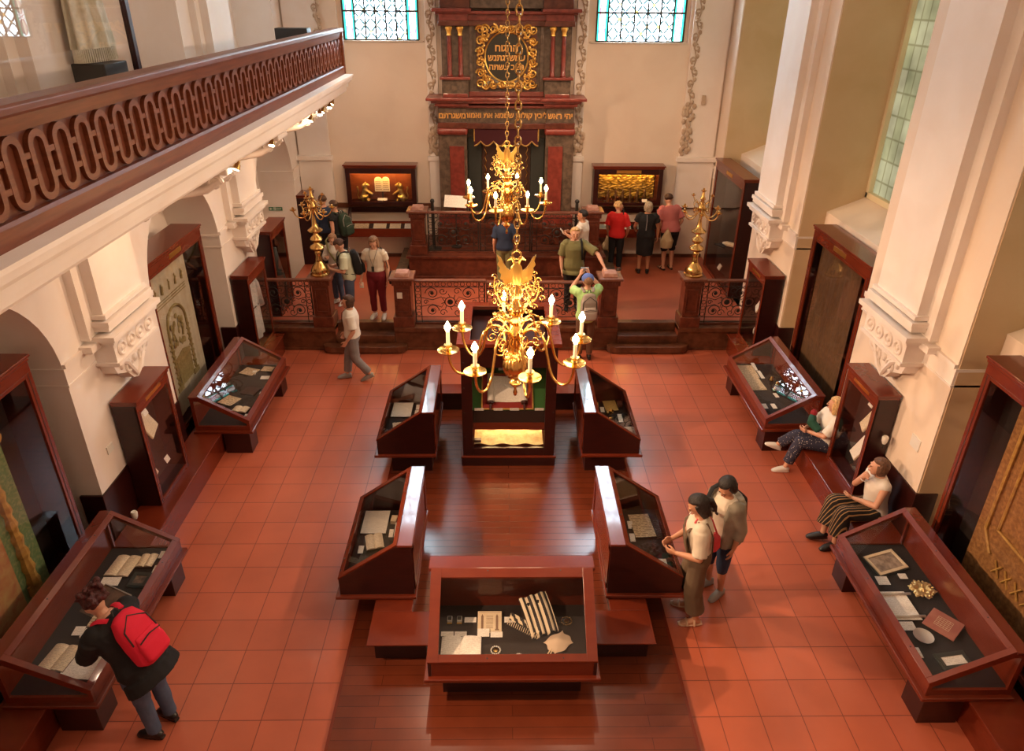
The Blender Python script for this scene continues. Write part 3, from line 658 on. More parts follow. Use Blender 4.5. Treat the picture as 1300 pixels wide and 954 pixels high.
single(MB().box(-.035,.035,-.055,.055,0,.05),'small_box',WOODR,M2(CS['RR'][0],1.15,.11,Z+.02,math.radians(-90)),'tiny brown box at the outer far corner of the goblet case','box',bevel=.003)
single(MB().lathe([(.001,0),(.032,0),(.03,.008),(.008,.02),(.007,.06),(.014,.07),(.03,.09),(.034,.13),(.033,.135),(.001,.09)],18),'goblet',BRASS,M2(CS['RR'][0],.83,.29,Z),'small golden goblet standing in the sloped case right of the tall case','goblet',smooth=40)
single(MB().lathe([(.001,0),(.02,0),(.03,.02),(.025,.05),(.01,.06),(.001,.06)],16),'spice_box',BRASSO,M2(CS['RR'][0],.92,.33,Z),'small dull brass cup behind the goblet','cup',smooth=40)
# tassel row and dark cloth in FR
mb=MB()
for i in range(11): mb.tube([(-.03,-.16+.032*i,.01),(.0,-.16+.032*i,.02),(.04,-.155+.032*i,.005)],.006,5)
single(mb,'tassel_fringe',mat('dark_thread',(.12,.08,.06),.8),M2(CS['FR'][0],.93,.08,Z,math.radians(-90)),'row of dark tassels beside the brown manuscript leaf','fringe')
rnd=random.Random(3)
def heap(w,h,z,seed,k=3.2):
    def fn(u,v):
        x=(u-.5);y=(v-.5); e=max(0,1-(2*abs(x))**3)*max(0,1-(2*abs(y))**3)
        return (x*w*(1+.1*sin(9*y+seed)),y*h*(1+.12*sin(8*x+seed)),e*z*(.6+.4*sin(k*7*x+seed)*cos(k*5*y)))
    mb=MB(); mb.grid(fn,26,20); return mb
single(heap(.30,.2,.05,1),'dark_cloth',cl('dark_stuff',(.05,.03,.025)),M2(CS['FR'][0],.60,.24,Z,math.radians(-80)),'crumpled dark cloth in the case beside the two standing women','cloth',smooth=True)
# RN case
def framed(cs,x,y,w,h,rz,label,inner,fr=PAPER,tilt=.12,kind='picture_frame'):
    t=CS[cs][0]; r=emp(kind,label,'framed picture',M2(t,x,y,Z+.035,math.radians(rz))@Matrix.Rotation(tilt,4,'X'))
    MB().box(-w/2-.012,w/2+.012,-h/2-.012,h/2+.012,-.012,.0).build('backing',SLATE,r)
    mb=MB(); b=.035
    for q in ((-w/2,w/2,-h/2,-h/2+b),(-w/2,w/2,h/2-b,h/2),(-w/2,-w/2+b,-h/2+b,h/2-b),(w/2-b,w/2,-h/2+b,h/2-b)): mb.box(q[0],q[1],q[2],q[3],0,.012)
    mb.build('frame',fr,r,bevel=.003); MB().box(-w/2+b,w/2-b,-h/2+b,h/2-b,0,.004).build('picture',inner,r); return r
PORT=mat('grey_engraving',(.20,.15,.12),.7,col2=(.45,.36,.28),nscale=14)
framed('RN',.36,.40,.40,.27,108,'framed grey portrait engraving in the sloped case beside the woman in striped trousers',PORT)
framed('RN',1.66,.42,.30,.16,98,'framed white document at the near end of the right sloped case',PRINTW,SLATE)
framed('LN',1.40,.21,.19,.17,-95,'small dark framed picture beside the reddish hair of the woman at the left case',mat('dark_engraving',(.05,.035,.03),.6,col2=(.2,.14,.1),nscale=18),SLATE)
t=CS['LN'][0]
r=emp('leaning_panel','tall dark picture panel with a bright edge leaning in the left sloped case','picture',M2(t,1.08,.42,Z+.02,math.radians(-115))@Matrix.Rotation(.22,4,'X'))
MB().box(-.19,.19,-.17,.17,0,.012).build('panel',mat('dark_painting',(.06,.035,.02),.5,col2=(.22,.13,.08),nscale=7),r); MB().box(-.195,.195,.165,.175,0,.02).build('bright_edge',STEEL,r)
def shield(u,v):
    a=2*PI*u; r=v*(.115+.018*sin(6*a)+.01*sin(15*a)); return (1.15*r*cos(a),r*sin(a),.02+.018*cos(v*9)*(1-v*.6))
mb=MB(); mb.grid(shield,60,10)
for k in range(18):
    a=2*PI*k/18; mb.sph((.11*1.1*cos(a),.105*sin(a),.022),(.014,.014,.01),7,5)
single(mb,'torah_shield',mat('pale_gilt',(.80,.62,.28),.35,.8),M2(t:=CS['RN'][0],.76,.60,Z+.02,math.radians(115)),'ornate gilt shield with a scalloped outline in the right sloped case','shield',smooth=True)
r=emp('scroll_sheet','unrolled pale scroll on two rollers in the right sloped case','scroll',M2(CS['RN'][0],.97,.24,Z+.02,math.radians(90)))
MB().box(-.19,.19,-.15,.15,0,.004).xf(Matrix.Rotation(PI/2,4,'Z')).build('sheet',PRINTW,r)
for q in (-.15,.15): MB().tube([(-.2,q,.012),(.2,q,.012)],.014,10).xf(Matrix.Rotation(PI/2,4,'Z')@Matrix.Rotation(PI/2,4,'Z')).build('roller',PAPERW,r,smooth=True)
single(MB().lathe([(.001,.0),(.06,.0),(.07,.006),(.095,.014),(.096,.018),(.07,.011),(.055,.006),(.001,.005)],32),'silver_plate',STEEL,M2(CS['RN'][0],1.36,.29,Z+.01),'round silver plate in the right sloped case below the red square panel','plate',smooth=50)
r=emp('red_panel','square dusty red panel with a faint grid, in the right sloped case','panel',M2(CS['RN'][0],1.22,.57,Z+.02,math.radians(40)))
MB().box(-.15,.15,-.15,.15,0,.015).build('board',mat('dusty_red',(.34,.10,.075),.7,col2=(.42,.16,.11),nscale=6),r,bevel=.003)
mb=MB()
for i in range(6): mb.box(-.07+.028*i-.001,-.07+.028*i+.001,-.07,.07,.015,.017); mb.box(-.07,.07,-.07+.028*i-.001,-.07+.028*i+.001,.015,.017)
mb.build('grid_lines',PAPER,r)
# RF: small dark objects and LF stand
for k,(x,y) in enumerate(((.62,.56),(.78,.60),(.95,.50))):
    single(MB().lathe([(.001,0),(.03,0),(.035,.015),(.02,.03),(.03,.05),(.012,.075),(.001,.08)],14),'small_vessel',BRASSO,M2(CS['RF'][0],x,y,Z),'small dark metal vessel under the glass of the far right sloped case','vessel','small vessels in the far right case',smooth=50)
# F case
t=CS['F'][0]
for x,l in ((.168,'left one of the two tiny silver boxes in the front case'),(.267,'right one of the two tiny silver boxes in the front case')):
    r=emp('silver_box',l,'box',M2(t,x,.60,Z+.005)); MB().box(-.025,.025,-.035,.035,0,.03).build('box_body',STEEL,r,bevel=.004); MB().box(-.018,.018,-.02,.012,.03,.05).build('box_lid',SLATE,r,bevel=.003); MB().box(-.025,.025,-.045,-.035,0,.012).build('gold_edge',GOLD,r)
r=emp('engraving_sheet','engraved title page with two columns in the front case','engraving',M2(t,.575,.575,Z+.012)@Matrix.Rotation(.15,4,'X'))
MB().box(-.122,.122,-.122,.122,-.006,0).build('page',PAPER,r)
mb=MB()
for q in (-1,1): mb.box(q*.075-.012,q*.075+.012,-.08,.06,0,.002); mb.box(q*.075-.02,q*.075+.02,-.095,-.08,0,.002); mb.prism([(q*.075-.012,.06),(q*.075+.012,.06),(q*.075,.09)],'z',0,.002)
for k in range(7): mb.box(-.035,.035,-.07+.022*k,-.066+.022*k,0,.002)
mb.box(-.11,.11,-.108,-.106,0,.002); mb.box(-.11,.11,.106,.108,0,.002)
mb.build('print',mat('sepia_ink',(.25,.15,.09),.8),r)
openbook(M2(t,.30,.273,Z+.005,0),.39,.23,'large white printed double page at the near left of the front case',PRINTW)
# striped shawl: folded cloth with dark stripes
STR=bpy.data.materials.new('striped_wool'); STR.use_nodes=True; N,L=nt(STR); b=N['Principled BSDF']; b.inputs['Roughness'].default_value=.9
tc=N.new('ShaderNodeTexCoord'); s=N.new('ShaderNodeSeparateXYZ'); L.new(tc.outputs['Object'],s.inputs[0]); wv=N.new('ShaderNodeMath'); wv.operation='MULTIPLY'; wv.inputs[1].default_value=1/.058; L.new(s.outputs[0],wv.inputs[0])
fr=N.new('ShaderNodeMath'); fr.operation='FRACT'; L.new(wv.outputs[0],fr.inputs[0]); lt=N.new('ShaderNodeMath'); lt.operation='LESS_THAN'; lt.inputs[1].default_value=.48; L.new(fr.outputs[0],lt.inputs[0])
x=N.new('ShaderNodeMix'); x.data_type='RGBA'; x.inputs['A'].default_value=(.85,.72,.50,1); x.inputs['B'].default_value=(.035,.03,.03,1); L.new(lt.outputs[0],x.inputs['Factor']); L.new(x.outputs['Result'],b.inputs['Base Color'])
r=emp('prayer_shawl','black striped cream prayer shawl draped in the front case','shawl',M2(t,1.07,.56,Z+.01,math.radians(22)))
def shawl(u,v):
    x=(u-.5)*.30; y=(v-.5)*.33; return (x,y,.12+.11*v+.02*sin(u*18)*(.4+.6*(1-v))-.10*(1-v)**2)
mb=MB(); mb.grid(shawl,48,16); mb.grid(lambda u,v:((lambda p:(p[0],p[1],p[2]-.012))(shawl(u,v))),48,16); mb.build('draped_cloth',STR,r,smooth=True)
MB().prism([(-.15,0),(.14,0),(.14,.20),(.10,.20)],'x',-.13,.13).build('support',BLACKW,r)
mb=MB()
def tail(u,v):
    return (-.20+.10*v+.06*u-.0, -.12-.18*u*.2+.25*(v-.5)-.05, .03+.02*sin(9*u)+.03*(1-u))
mb=MB(); mb.grid(lambda u,v:(-.28+.20*u+.05*v,.10-.28*u+.07*v,.06+.015*sin(14*v+3*u)),20,10); mb.build('folded_end',STR,r,smooth=True)
mb=MB()
for k in range(16): u=k/15; mb.tube([(-.28+.2*u,.10-.28*u,.06),(-.31+.2*u,.075-.28*u,.035)],.004,4)
mb.build('fringe',PAPER,r)
def brooch(x,y,rr,label,white=True):
    r=emp('beaded_ornament',label,'ornament',M2(t,x,y,Z+.005))
    mb=MB(); mb.lathe([(.001,0),(rr*.6,0),(rr*.55,.012),(.001,.018)],20); mb.build('centre',BRASSO,r,smooth=40)
    mb=MB()
    for k in range(14):
        a=2*PI*k/14; mb.sph((rr*cos(a),rr*sin(a),.008),.0085,7,5)
    mb.build('beads',PAPERW if white else BRASSO,r,smooth=True)
brooch(.639,.23,.045,'oval ornament ringed with pale beads beside the double page'); brooch(.863,.15,.035,'smaller ornament half hidden by the lower frame of the front case'); brooch(1.36,.58,.052,'wreath of gold beads right of the striped shawl',False)
r=emp('cloth_bag','creased beige cloth pouch with cords in the front case','pouch',M2(t,1.26,.32,Z+.01,math.radians(35)))
heap(.25,.19,.035,2,1).build('pouch',cl('beige_linen',(.55,.42,.30)),r,smooth=True)
MB().tube([(-.12,-.03,.02),(-.2,-.06,.01),(-.27,-.02,.01)],.006,5).build('cord',PAPER,r); MB().tube([(-.12,-.05,.02),(-.2,-.09,.01),(-.28,-.05,.01)],.006,5).build('cord',PAPER,r)
single(MB().box(-.05,.05,-.02,.02,0,.004),'blue_card',mat('blue_print',(.06,.08,.22),.5),M2(t,1.45,.15,Z+.01),'small blue and white card in the near right corner of the front case','card')
# ---- tall central case with torah scroll
t=thing('tall_display_case','tall dark central case with an open scroll on a slanted board above a lit compartment','display case',(0,3.18,.04))
W=.66; D=1.36; H=2.0
MB().box(-W-.02,W+.02,-.02,D,0,.14).build('plinth',WOODD,t,bevel=.01); MB().box(-W-.03,W+.03,-.03,D,.14,.17).build('plinth_moulding',WOOD,t,bevel=.008)
mb=MB()
for x in (-W,W-.15): mb.box(x,x+.15,0,.05,.17,H-.06)
mb.box(-W+.15,W-.15,0,.05,.17,.30); mb.box(-W+.15,W-.15,0,.05,1.62,H-.06); mb.build('front_frame',WOODD,t,bevel=.005)
mb=MB()
for x in (-W+.035,W-.035):
    for z in (.5,.9,1.3,1.7): mb.sph((x,-.002,z),(.01,.006,.01),8,6)
mb.build('screw',IRON,t)
for x in (-W,W-.03): MB().box(x,x+.03,.05,D,.17,H-.06).build('side_panel',WOODD,t)
MB().box(-W,W,D-.03,D,.17,H-.06).build('back_panel',WOODD,t)
mb=MB()
for q in ((-W-.05,W+.05,-.03,.10),(-W-.05,W+.05,D-.13,D+.03),(-W-.05,-W+.13,.10,D-.13),(W-.13,W+.05,.10,D-.13)): mb.box(q[0],q[1],q[2],q[3],H-.06,H)
mb.build('top_frame',WOOD,t,bevel=.006)
MB().box(-W+.13,W-.13,.10,D-.13,H-.18,H-.16).build('top_recess',WOODD,t)
MB().box(-W+.15,W-.15,.018,.024,.30,1.62).build('front_glass',GLASSW,t)
MB().box(-W+.03,W-.03,.06,D-.03,.64,.67).build('shelf',WOOD,t)
MB().box(-W+.15,W-.15,.03,.06,.60,.70).build('shelf_edge',WOOD,t)
GREEN=mat('green_felt',(.03,.13,.025),.9)
MB().prism([(.07,.90),(.80,1.45),(.80,1.42),(.07,.87)],'x',-W+.04,W-.04).build('slanted_board',GREEN,t)
MB().box(-W+.03,W-.03,.06,.09,.67,.90).build('front_board',BLACKW,t)
LIT=mat('sand_relief',(.85,.72,.45),.8,col2=(.7,.55,.3),nscale=18,bump=.5,bscale=12)
MB().grid(lambda u,v:((u-.5)*1.0,.07+v*.7,.32+.03*v+.015*sin(19*u)*cos(13*v)),30,20).build('lit_floor',LIT,t,smooth=True)
MB().tube([(-.48,.55,.60),(.48,.55,.60)],.012,8).build('light_tube',emis('tube_light',(1,.66,.28),70),t)
mb=MB()
for k in range(9): mb.box(-.42+.1*k,-.36+.1*k+.02*(k%3),.45,.5,.34,.37+.03*(k%2))
mb.build('model_wall',mat('clay_model',(.5,.36,.2),.9),t)
MB().box(-.5,-.40,.10,.16,.33,.37).build('label_block',WOODD,t); 
base=t.location
SM=Matrix.Translation(Vector(base))@Matrix.Translation((0,.30,1.065))@Matrix.Rotation(math.radians(37),4,'X')
r=emp('scroll_tray','red tray with a gilded edge under the open scroll','tray',SM@Matrix.Translation((-.02,0,.012)))
MB().box(-.36,.36,-.27,.27,0,.012).build('tray_board',mat('crimson_velvet',(.28,.02,.015),.8),r)
mb=MB(); 
for q in ((-.37,.37,-.28,-.262),(-.37,.37,.262,.28),(-.37,-.352,-.28,.28),(.352,.37,-.28,.28)): mb.box(*q,0,.02)
mb.build('gold_edge',GOLD,r)
r=emp('open_scroll','open parchment scroll on two rollers in the tall central case','scroll',SM@Matrix.Translation((-.02,.03,.05)))
MB().grid(lambda u,v:((u-.5)*.44,(v-.5)*.40,-.01+.01*cos(u*6)),12,4).build('parchment',PRINTW,r)
for q in (-1,1):
    MB().tube([(q*.24,-.20,.01),(q*.24,.22,.01)],.045,14).build('rolled_parchment',PAPERW,r,smooth=40)
    MB().tube([(q*.24,-.33,.01),(q*.24,-.24,.01),(q*.24,-.235,.01),(q*.24,-.2,.01)],[.014,.016,.05,.05],12).build('roller_handle',WOODD,r,smooth=40)
single(MB().tube([(-.09,.06,0),(.10,-.05,0)],.005,6),'torah_pointer',STEEL,SM@Matrix.Translation((0,.03,.065)),'thin silver pointer lying across the open scroll','pointer')
single(MB().box(-.10,.10,-.07,.07,0,.004),'white_sheet',PRINTW,SM@Matrix.Translation((-.05,.40,.02)),'white sheet above the open scroll in the tall case','sheet')
single(MB().tube([(-.25,0,0),(.0,0,0)],.01,8),'brass_rod',BRASS,SM@Matrix.Translation((-.2,.5,.03)),'thin brass rod at the top of the green board','rod')
for x,l in ((-.42,''),(-.15,''),(.08,''),(.43,'')): single(MB().box(-.065,.065,-.0,.004,-.02,.02),'caption_card',PRINTW,Matrix.Translation(Vector(base)+Vector((x,.045,.93))),'white caption card in the row below the open scroll','caption card','caption cards below the open scroll')
# ---- exhibits in the upright cabinets
def cw(c,x,y,z,rz=0,rx=0): t=c[0]; return M2(t,x,y,z,rz)@Matrix.Rotation(rx,4,'X')
def leanbook(c,x,y,z,w,h,rz,label,m=PRINT,rx=1.1):
    r=emp('display_book',label,'book',cw(c,x,y,z,rz,rx)); MB().box(-w/2,w/2,-h/2,h/2,-.02,0).build('page_block',PAPER,r,bevel=.003)
    page_mb(w-.01,h-.01,.004).build('page',m,r); return r
leanbook(C1,-.05,.15,1.02,.34,.36,.25,'large open page leaning in the upper part of the nearest left cabinet')
leanbook(C1,-.25,.14,.42,.22,.24,.2,'small page in the lower part of the nearest left cabinet')
leanbook(C3,.10,.15,.98,.22,.32,-.3,'upper pale page leaning in the cabinet between the seated women')
leanbook(C3,.08,.13,.52,.22,.30,-.2,'lower white page with a drawing in the cabinet between the seated women',PRINTW)
leanbook(C4,.12,.15,.95,.28,.42,-.3,'pale open page in the cabinet next to the dais railing',PRINTW)
leanbook(G5,-.1,.1,.30,.16,.12,0,'tiny white paper at the bottom of the large case on the dais',PRINTW)
for c,x,z,l in ((C1,-.20,1.25,'small white card high in the nearest left cabinet'),(C1,.02,.40,'small blue-white card low in the nearest left cabinet'),(C3,.22,1.28,'small white card high in the cabinet between the seated women')):
    single(MB().box(-.05,.05,-.04,.04,0,.004),'caption_card',PRINTW,cw(c,x,.05,z,0,1.2),l,'caption card')
single(MB().tube([(.06*cos(a),.06*sin(a),0) for a in [2*PI*i/20 for i in range(20)]],.014,8,True),'silver_ring',STEEL,cw(C4,.16,.10,.38,0,1.2),'round silver ring low in the cabinet next to the dais railing','ring',smooth=True)
r=emp('rolled_scroll','rolled parchment scroll lying in the large case on the dais','scroll',cw(G5,.35,.15,.95,.5))
MB().tube([(-.16,0,0),(.16,0,.03)],.05,14).build('roll',PAPER,r,smooth=40); MB().tube([(-.24,0,-.01),(-.16,0,0)],.03,10).build('roll_end',PAPERW,r,smooth=40)
MB().box(-.4,.4,-.1,.12,-.08,-.06).build('shelf_board',BLACKW,r)
# robe in C2
ROBE=cl('blue_grey_stripe',(.50,.52,.52),.9,(.62,.63,.62))
r=emp('striped_robe','long pale striped robe with a cord hanging in the cabinet beside the dais','robe',cw(C2,-.05,.14,.08))
mb=MB(); mb.grid(lambda u,v:((.15+.13*v)*cos(2*PI*u)*1.05,(.07+.02*sin(2*PI*u*7))*sin(2*PI*u),1.26-1.15*v),56,14)
mb.build('robe_body',ROBE,r,smooth=True)
for q in (-1,1): MB().tube([(q*.10,0,1.24),(q*.24,-.01,1.05),(q*.30,-.02,.62)],[.06,.07,.08],10).build('sleeve',ROBE,r,smooth=True)
MB().tube([(.17*cos(2*PI*i/20),.075*sin(2*PI*i/20),.72+.01*sin(i)) for i in range(20)],.012,6,True).build('cord',SLATE,r)
# big textiles
def hang(c,x0,x1,z0,z1,y,name,label,m,cat='textile'):
    t=c[0]; o=thing(name,label,cat); place(o,M2(t,0,y,0)); w=x1-x0
    mb=MB(); mb.grid(lambda u,v:(x0+u*w,.006*sin(u*23)+.004*sin(u*61),z0+v*(z1-z0)),60,8); mb.build('cloth',m,o,smooth=True); return o
GT=mat('green_brocade',(.10,.17,.065),.8,col2=(.22,.24,.10),nscale=26,contrast=(.45,.7))
o=hang(G1,-.86,.42,.10,2.42,.13,'green_curtain','green brocade curtain with twisted gold columns in the near left case',GT)
EMB=mat('gold_embroidery',(.52,.30,.07),.6,col2=(.34,.17,.04),nscale=14); RED=mat('rust_cloth',(.36,.12,.05),.8,col2=(.42,.25,.09),nscale=8)
mb=MB(); mb.box(-.55,.02,-.010,-.006,.15,1.75); mb.build('centre_panel',RED,o)
for q in (-.70,.18):
    mb=MB(); mb.tube([(q,-.02,.35+.055*i) for i in range(26)],[.065-.001*i+.012*sin(i*1.9) for i in range(26)],8)
    mb.box(q-.09,q+.09,-.03,-.006,.24,.36); mb.box(q-.08,q+.08,-.03,-.006,1.76,1.86); mb.build('twisted_column',EMB,o,smooth=40)
mb=MB()
for i in range(5):
    for j in range(2): mb.tube(spiral((-.48+.22*i,-.012,2.0+.16*j),.07,.015,i,1.2,14),.012,5)
mb.build('scroll_embroidery',EMB,o)
PT=mat('pale_silk',(.42,.36,.25),.85,col2=(.48,.42,.30),nscale=5)
o=hang(G2,-.83,.46,.10,2.50,.12,'pale_curtain','pale silk curtain embroidered with an arch and crown in the left niche case',PT)
OL=mat('olive_embroidery',(.20,.15,.05),.8,col2=(.28,.22,.09),nscale=20)
mb=MB(); cx=-.18
MB2=MB()
mb.tube([(cx-.30,-.012,.55)]+[(cx-.30+.0,-.012,.8+.1*i) for i in range(7)]+arc((cx,-.012,1.42),.30,PI,0,16)[1:]+[(cx+.30,-.012,1.3-.1*i) for i in range(7)]+[(cx+.3,-.012,.55)],.022,6)
for q in (-.30,.30):
    mb.box(cx+q-.09,cx+q+.09,-.02,-.006,.46,.54)
    for i in range(8): mb.tube([(cx+q-.05,-.012,.60+.09*i),(cx+q+.05,-.012,.66+.09*i)],.014,5)
mb.build('arch_embroidery',OL,o)
mb=MB(); mb.prism([(cx-.22,.50),(cx+.22,.50),(cx+.24,.95),(cx+.0,1.02),(cx-.24,.95)],'y',-.010,-.006); mb.build('lower_panel',OL,o)
mb=MB(); rnd=random.Random(5)
for i in range(16): mb.sph((cx+rnd.uniform(-.18,.18),-.012,1.15+rnd.uniform(-.08,.35)),(.035,.008,.05),8,6)
for q in (-.12,.12): mb.tube([(cx+q,-.012,1.2),(cx+q*1.4,-.012,1.35),(cx+q*.6,-.012,1.5)],.016,6)
mb.sph((cx,-.014,1.56),(.05,.01,.04),8,6); mb.build('crown_motif',OL,o)
mb=MB()
for i in range(5):
    x=-.62+.22*i; mb.tube([(x,-.012,1.98),(x+.01,-.012,2.05)],.016,5); mb.tube([(x,-.012,2.02),(x+.03,-.012,2.10)],.014,5); mb.sph((x+.01,-.012,2.12),(.018,.008,.02),6,5)
for z in (1.82,1.86,1.90): mb.box(-.70,.34,-.010,-.006,z,z+.012)
mb.build('figures_and_lines',OL,o)
BT=mat('brown_brocade',(.20,.085,.022),.8,col2=(.36,.17,.05),nscale=22,contrast=(.4,.7))
o=hang(G3,-.50,.86,.10,2.45,.12,'brown_curtain','golden brown figured curtain in the near right niche case',BT)
mb=MB()
mb.tube([(-.36,-.012,2.4),(-.36,-.012,.9),(-.2,-.012,.7)],.02,6); mb.tube([(-.2,-.012,2.4),(-.2,-.012,1.0),(.8,-.012,.95)],.02,6)
for i in range(6): mb.tube([(-.1+.15*i,-.012,.55),(-.0+.15*i,-.012,.70)],.01,5); mb.tube([(-.0+.15*i,-.012,.55),(-.1+.15*i,-.012,.70)],.01,5)
mb.build('gold_outline',EMB,o)
DT=mat('dark_brocade',(.085,.04,.014),.85,col2=(.14,.07,.025),nscale=16,stretch=(3,1,.6))
hang(G4,-.80,.55,.10,2.55,.12,'dark_curtain','dim dark brown woven curtain in the right niche case',DT)
# garment figure shapes in C5
single(MB().tube([(0,0,0),(0,0,.5),(0,.02,.9),(0,0,1.15)],[.13,.14,.09,.04],12),'dark_garment',SLATE,cw(C5,.05,.13,.10),'dark garment hanging in the first cabinet on the dais by the left wall','garment',smooth=True)
# exit sign face
place(SIGN,Matrix.Translation((-5.20,10.383,1.82))@Matrix.Scale(.72,4))
MB().box(-.21,.21,-.012,.0,-.055,.055).build('plate',GRN,SIGN)
WH=mat('sign_white',(.85,.85,.8),.5)
MB().box(-.06,.01,-.014,-.012,-.045,.045).build('figure_panel',WH,SIGN)
mb=MB(); mb.prism([(-.19,0),(-.15,.04),(-.15,.015),(-.10,.015),(-.10,-.015),(-.15,-.015),(-.15,-.04)],'y',-.016,-.012); mb.build('arrow',WH,SIGN)
mb=MB(); mb.sph((-.02,-.016,.03),(.008,.004,.008),8,6); mb.tube([(-.022,-.016,.02),(-.028,-.016,-.008),(-.015,-.016,-.02),(-.02,-.016,-.04)],.006,5); mb.tube([(-.028,-.016,-.008),(-.045,-.016,-.03)],.006,5); mb.tube([(-.04,-.016,.0),(-.02,-.016,.012),(-.005,-.016,.0)],.004,5); mb.build('running_figure',GRN,SIGN)
def text(body,size,m,M,name,parent=None,ex=.002,align='CENTER',bold=0):
    c=bpy.data.curves.new(name,'FONT'); c.body=body; c.size=size; c.align_x=align; c.align_y='CENTER'; c.extrude=ex; c.materials.append(m)
    c.offset=bold; q=bpy.data.objects.new(name+'_source',c); COL.objects.link(q); bpy.context.view_layer.update()
    me=bpy.data.meshes.new_from_object(q.evaluated_get(bpy.context.evaluated_depsgraph_get())); bpy.data.objects.remove(q); bpy.data.curves.remove(c)
    o=bpy.data.objects.new(name,me); COL.objects.link(o)
    if parent: o.parent=parent
    o.matrix_local=M if parent else M; return o
RX=Matrix.Rotation(PI/2,4,'X')
text('EXIT',.075,WH,Matrix.Translation((.11,-.014,0))@RX,'lettering',SIGN)

for x,y,z,l in ((-4.55,1.52,.38,'small white lamp head on the bench beside the nearest left cabinet'),(4.66,1.98,1.14,'small pale lamp head on the wall behind the seated woman in striped trousers')):
    t=thing('small_lamp' if z<.5 else 'wall_lamp',l,'lamp',(x,y,z)); MB().lathe([(.001,.0),(.035,0),(.03,.012),(.008,.02),(.008,.10),(.001,.10)] if z<.5 else [(.001,.04),(.01,.04),(.01,.10),(.001,.10)],14).build('lamp_foot',IRON,t,smooth=40)
    MB().lathe([(.001,.10),(.02,.10),(.035,.14),(.04,.19),(.03,.21),(.001,.20)],16).build('lamp_shade',PAPERW,t,smooth=50)
# ------------------------------------------------------------------ ALTAR RAILING
def post(x,y,zb,zt,w,label,cap=True,group=None,tagm=False):
    t=thing('balustrade_post',label,'post',(x,y,zb),0,group); h=zt-zb; a=w/2
    MB().box(-a-.01,a+.01,-a-.01,a+.01,0,.22).build('base_block',MARBT,t,bevel=.012)
    MB().box(-a+.03,a-.03,-a+.03,a-.03,.22,h-.16).build('shaft',MARBT,t,bevel=.006)
    mb=MB()
    for s in (-1,1):
        for z0,z1 in ((.30,.33),(h-.26,h-.23)): mb.box(-a+.08,a-.08,s*(a-.03)-.012,s*(a-.03)+.012,z0,z1)
        for x0 in (-a+.07,a-.09): mb.box(x0,x0+.02,s*(a-.03)-.012,s*(a-.03)+.012,.30,h-.23)
    mb.build('panel_moulding',MARBT,t,bevel=.004)
    MB().box(-a,a,-a,a,h-.16,h-.05).build('frieze',MARBT,t,bevel=.01)
    mb=MB()
    for k in range(5): mb.box(-a+.04+k*(w-.08)/5,-a+.06+k*(w-.08)/5+.01,-a-.008,-a,h-.13,h-.08)
    mb.build('dentils',MARBT,t)
    MB().box(-a-.045,a+.045,-a-.045,a+.045,h-.05,h).build('cap_slab',MARBC,t,bevel=.012)
    if cap: MB().add([(-a+.04,-a+.04,h),(a-.04,-a+.04,h),(a-.04,a-.04,h),(-a+.04,a-.04,h),(-a+.07,-a+.07,h+.07),(a-.07,-a+.07,h+.07),(a-.07,a-.07,h+.07),(-a+.07,a-.07,h+.07)],[(0,3,2,1),(4,5,6,7),(0,1,5,4),(1,2,6,5),(2,3,7,6),(3,0,4,7)]).build('cap_block',mat('worn_red_marble',(.36,.16,.12),.55,col2=(.45,.25,.20),nscale=12),t,bevel=.01)
    if tagm: MB().box(-.10,.0,-a+.015,-a+.025,h-.42,h-.30).build('white_tag',PAPERW,t)
    return t
post(-3.48,7.12,.485,1.50,.37,'marble balustrade post carrying the left candelabrum',cap=False)
post(-1.96,7.12,.485,1.50,.37,'marble balustrade post with a small white square tag beside the woman in burgundy trousers',tagm=True)
post(1.93,7.12,.485,1.50,.37,'marble balustrade post that the woman in green rests her hand on')
post(3.50,7.12,.485,1.50,.37,'marble balustrade post carrying the right candelabrum',cap=False)
post(-1.92,9.70,1.03,2.03,.36,'marble post at the left end of the ark railing')
post(1.88,9.70,1.03,2.03,.36,'marble post at the right end of the ark railing')
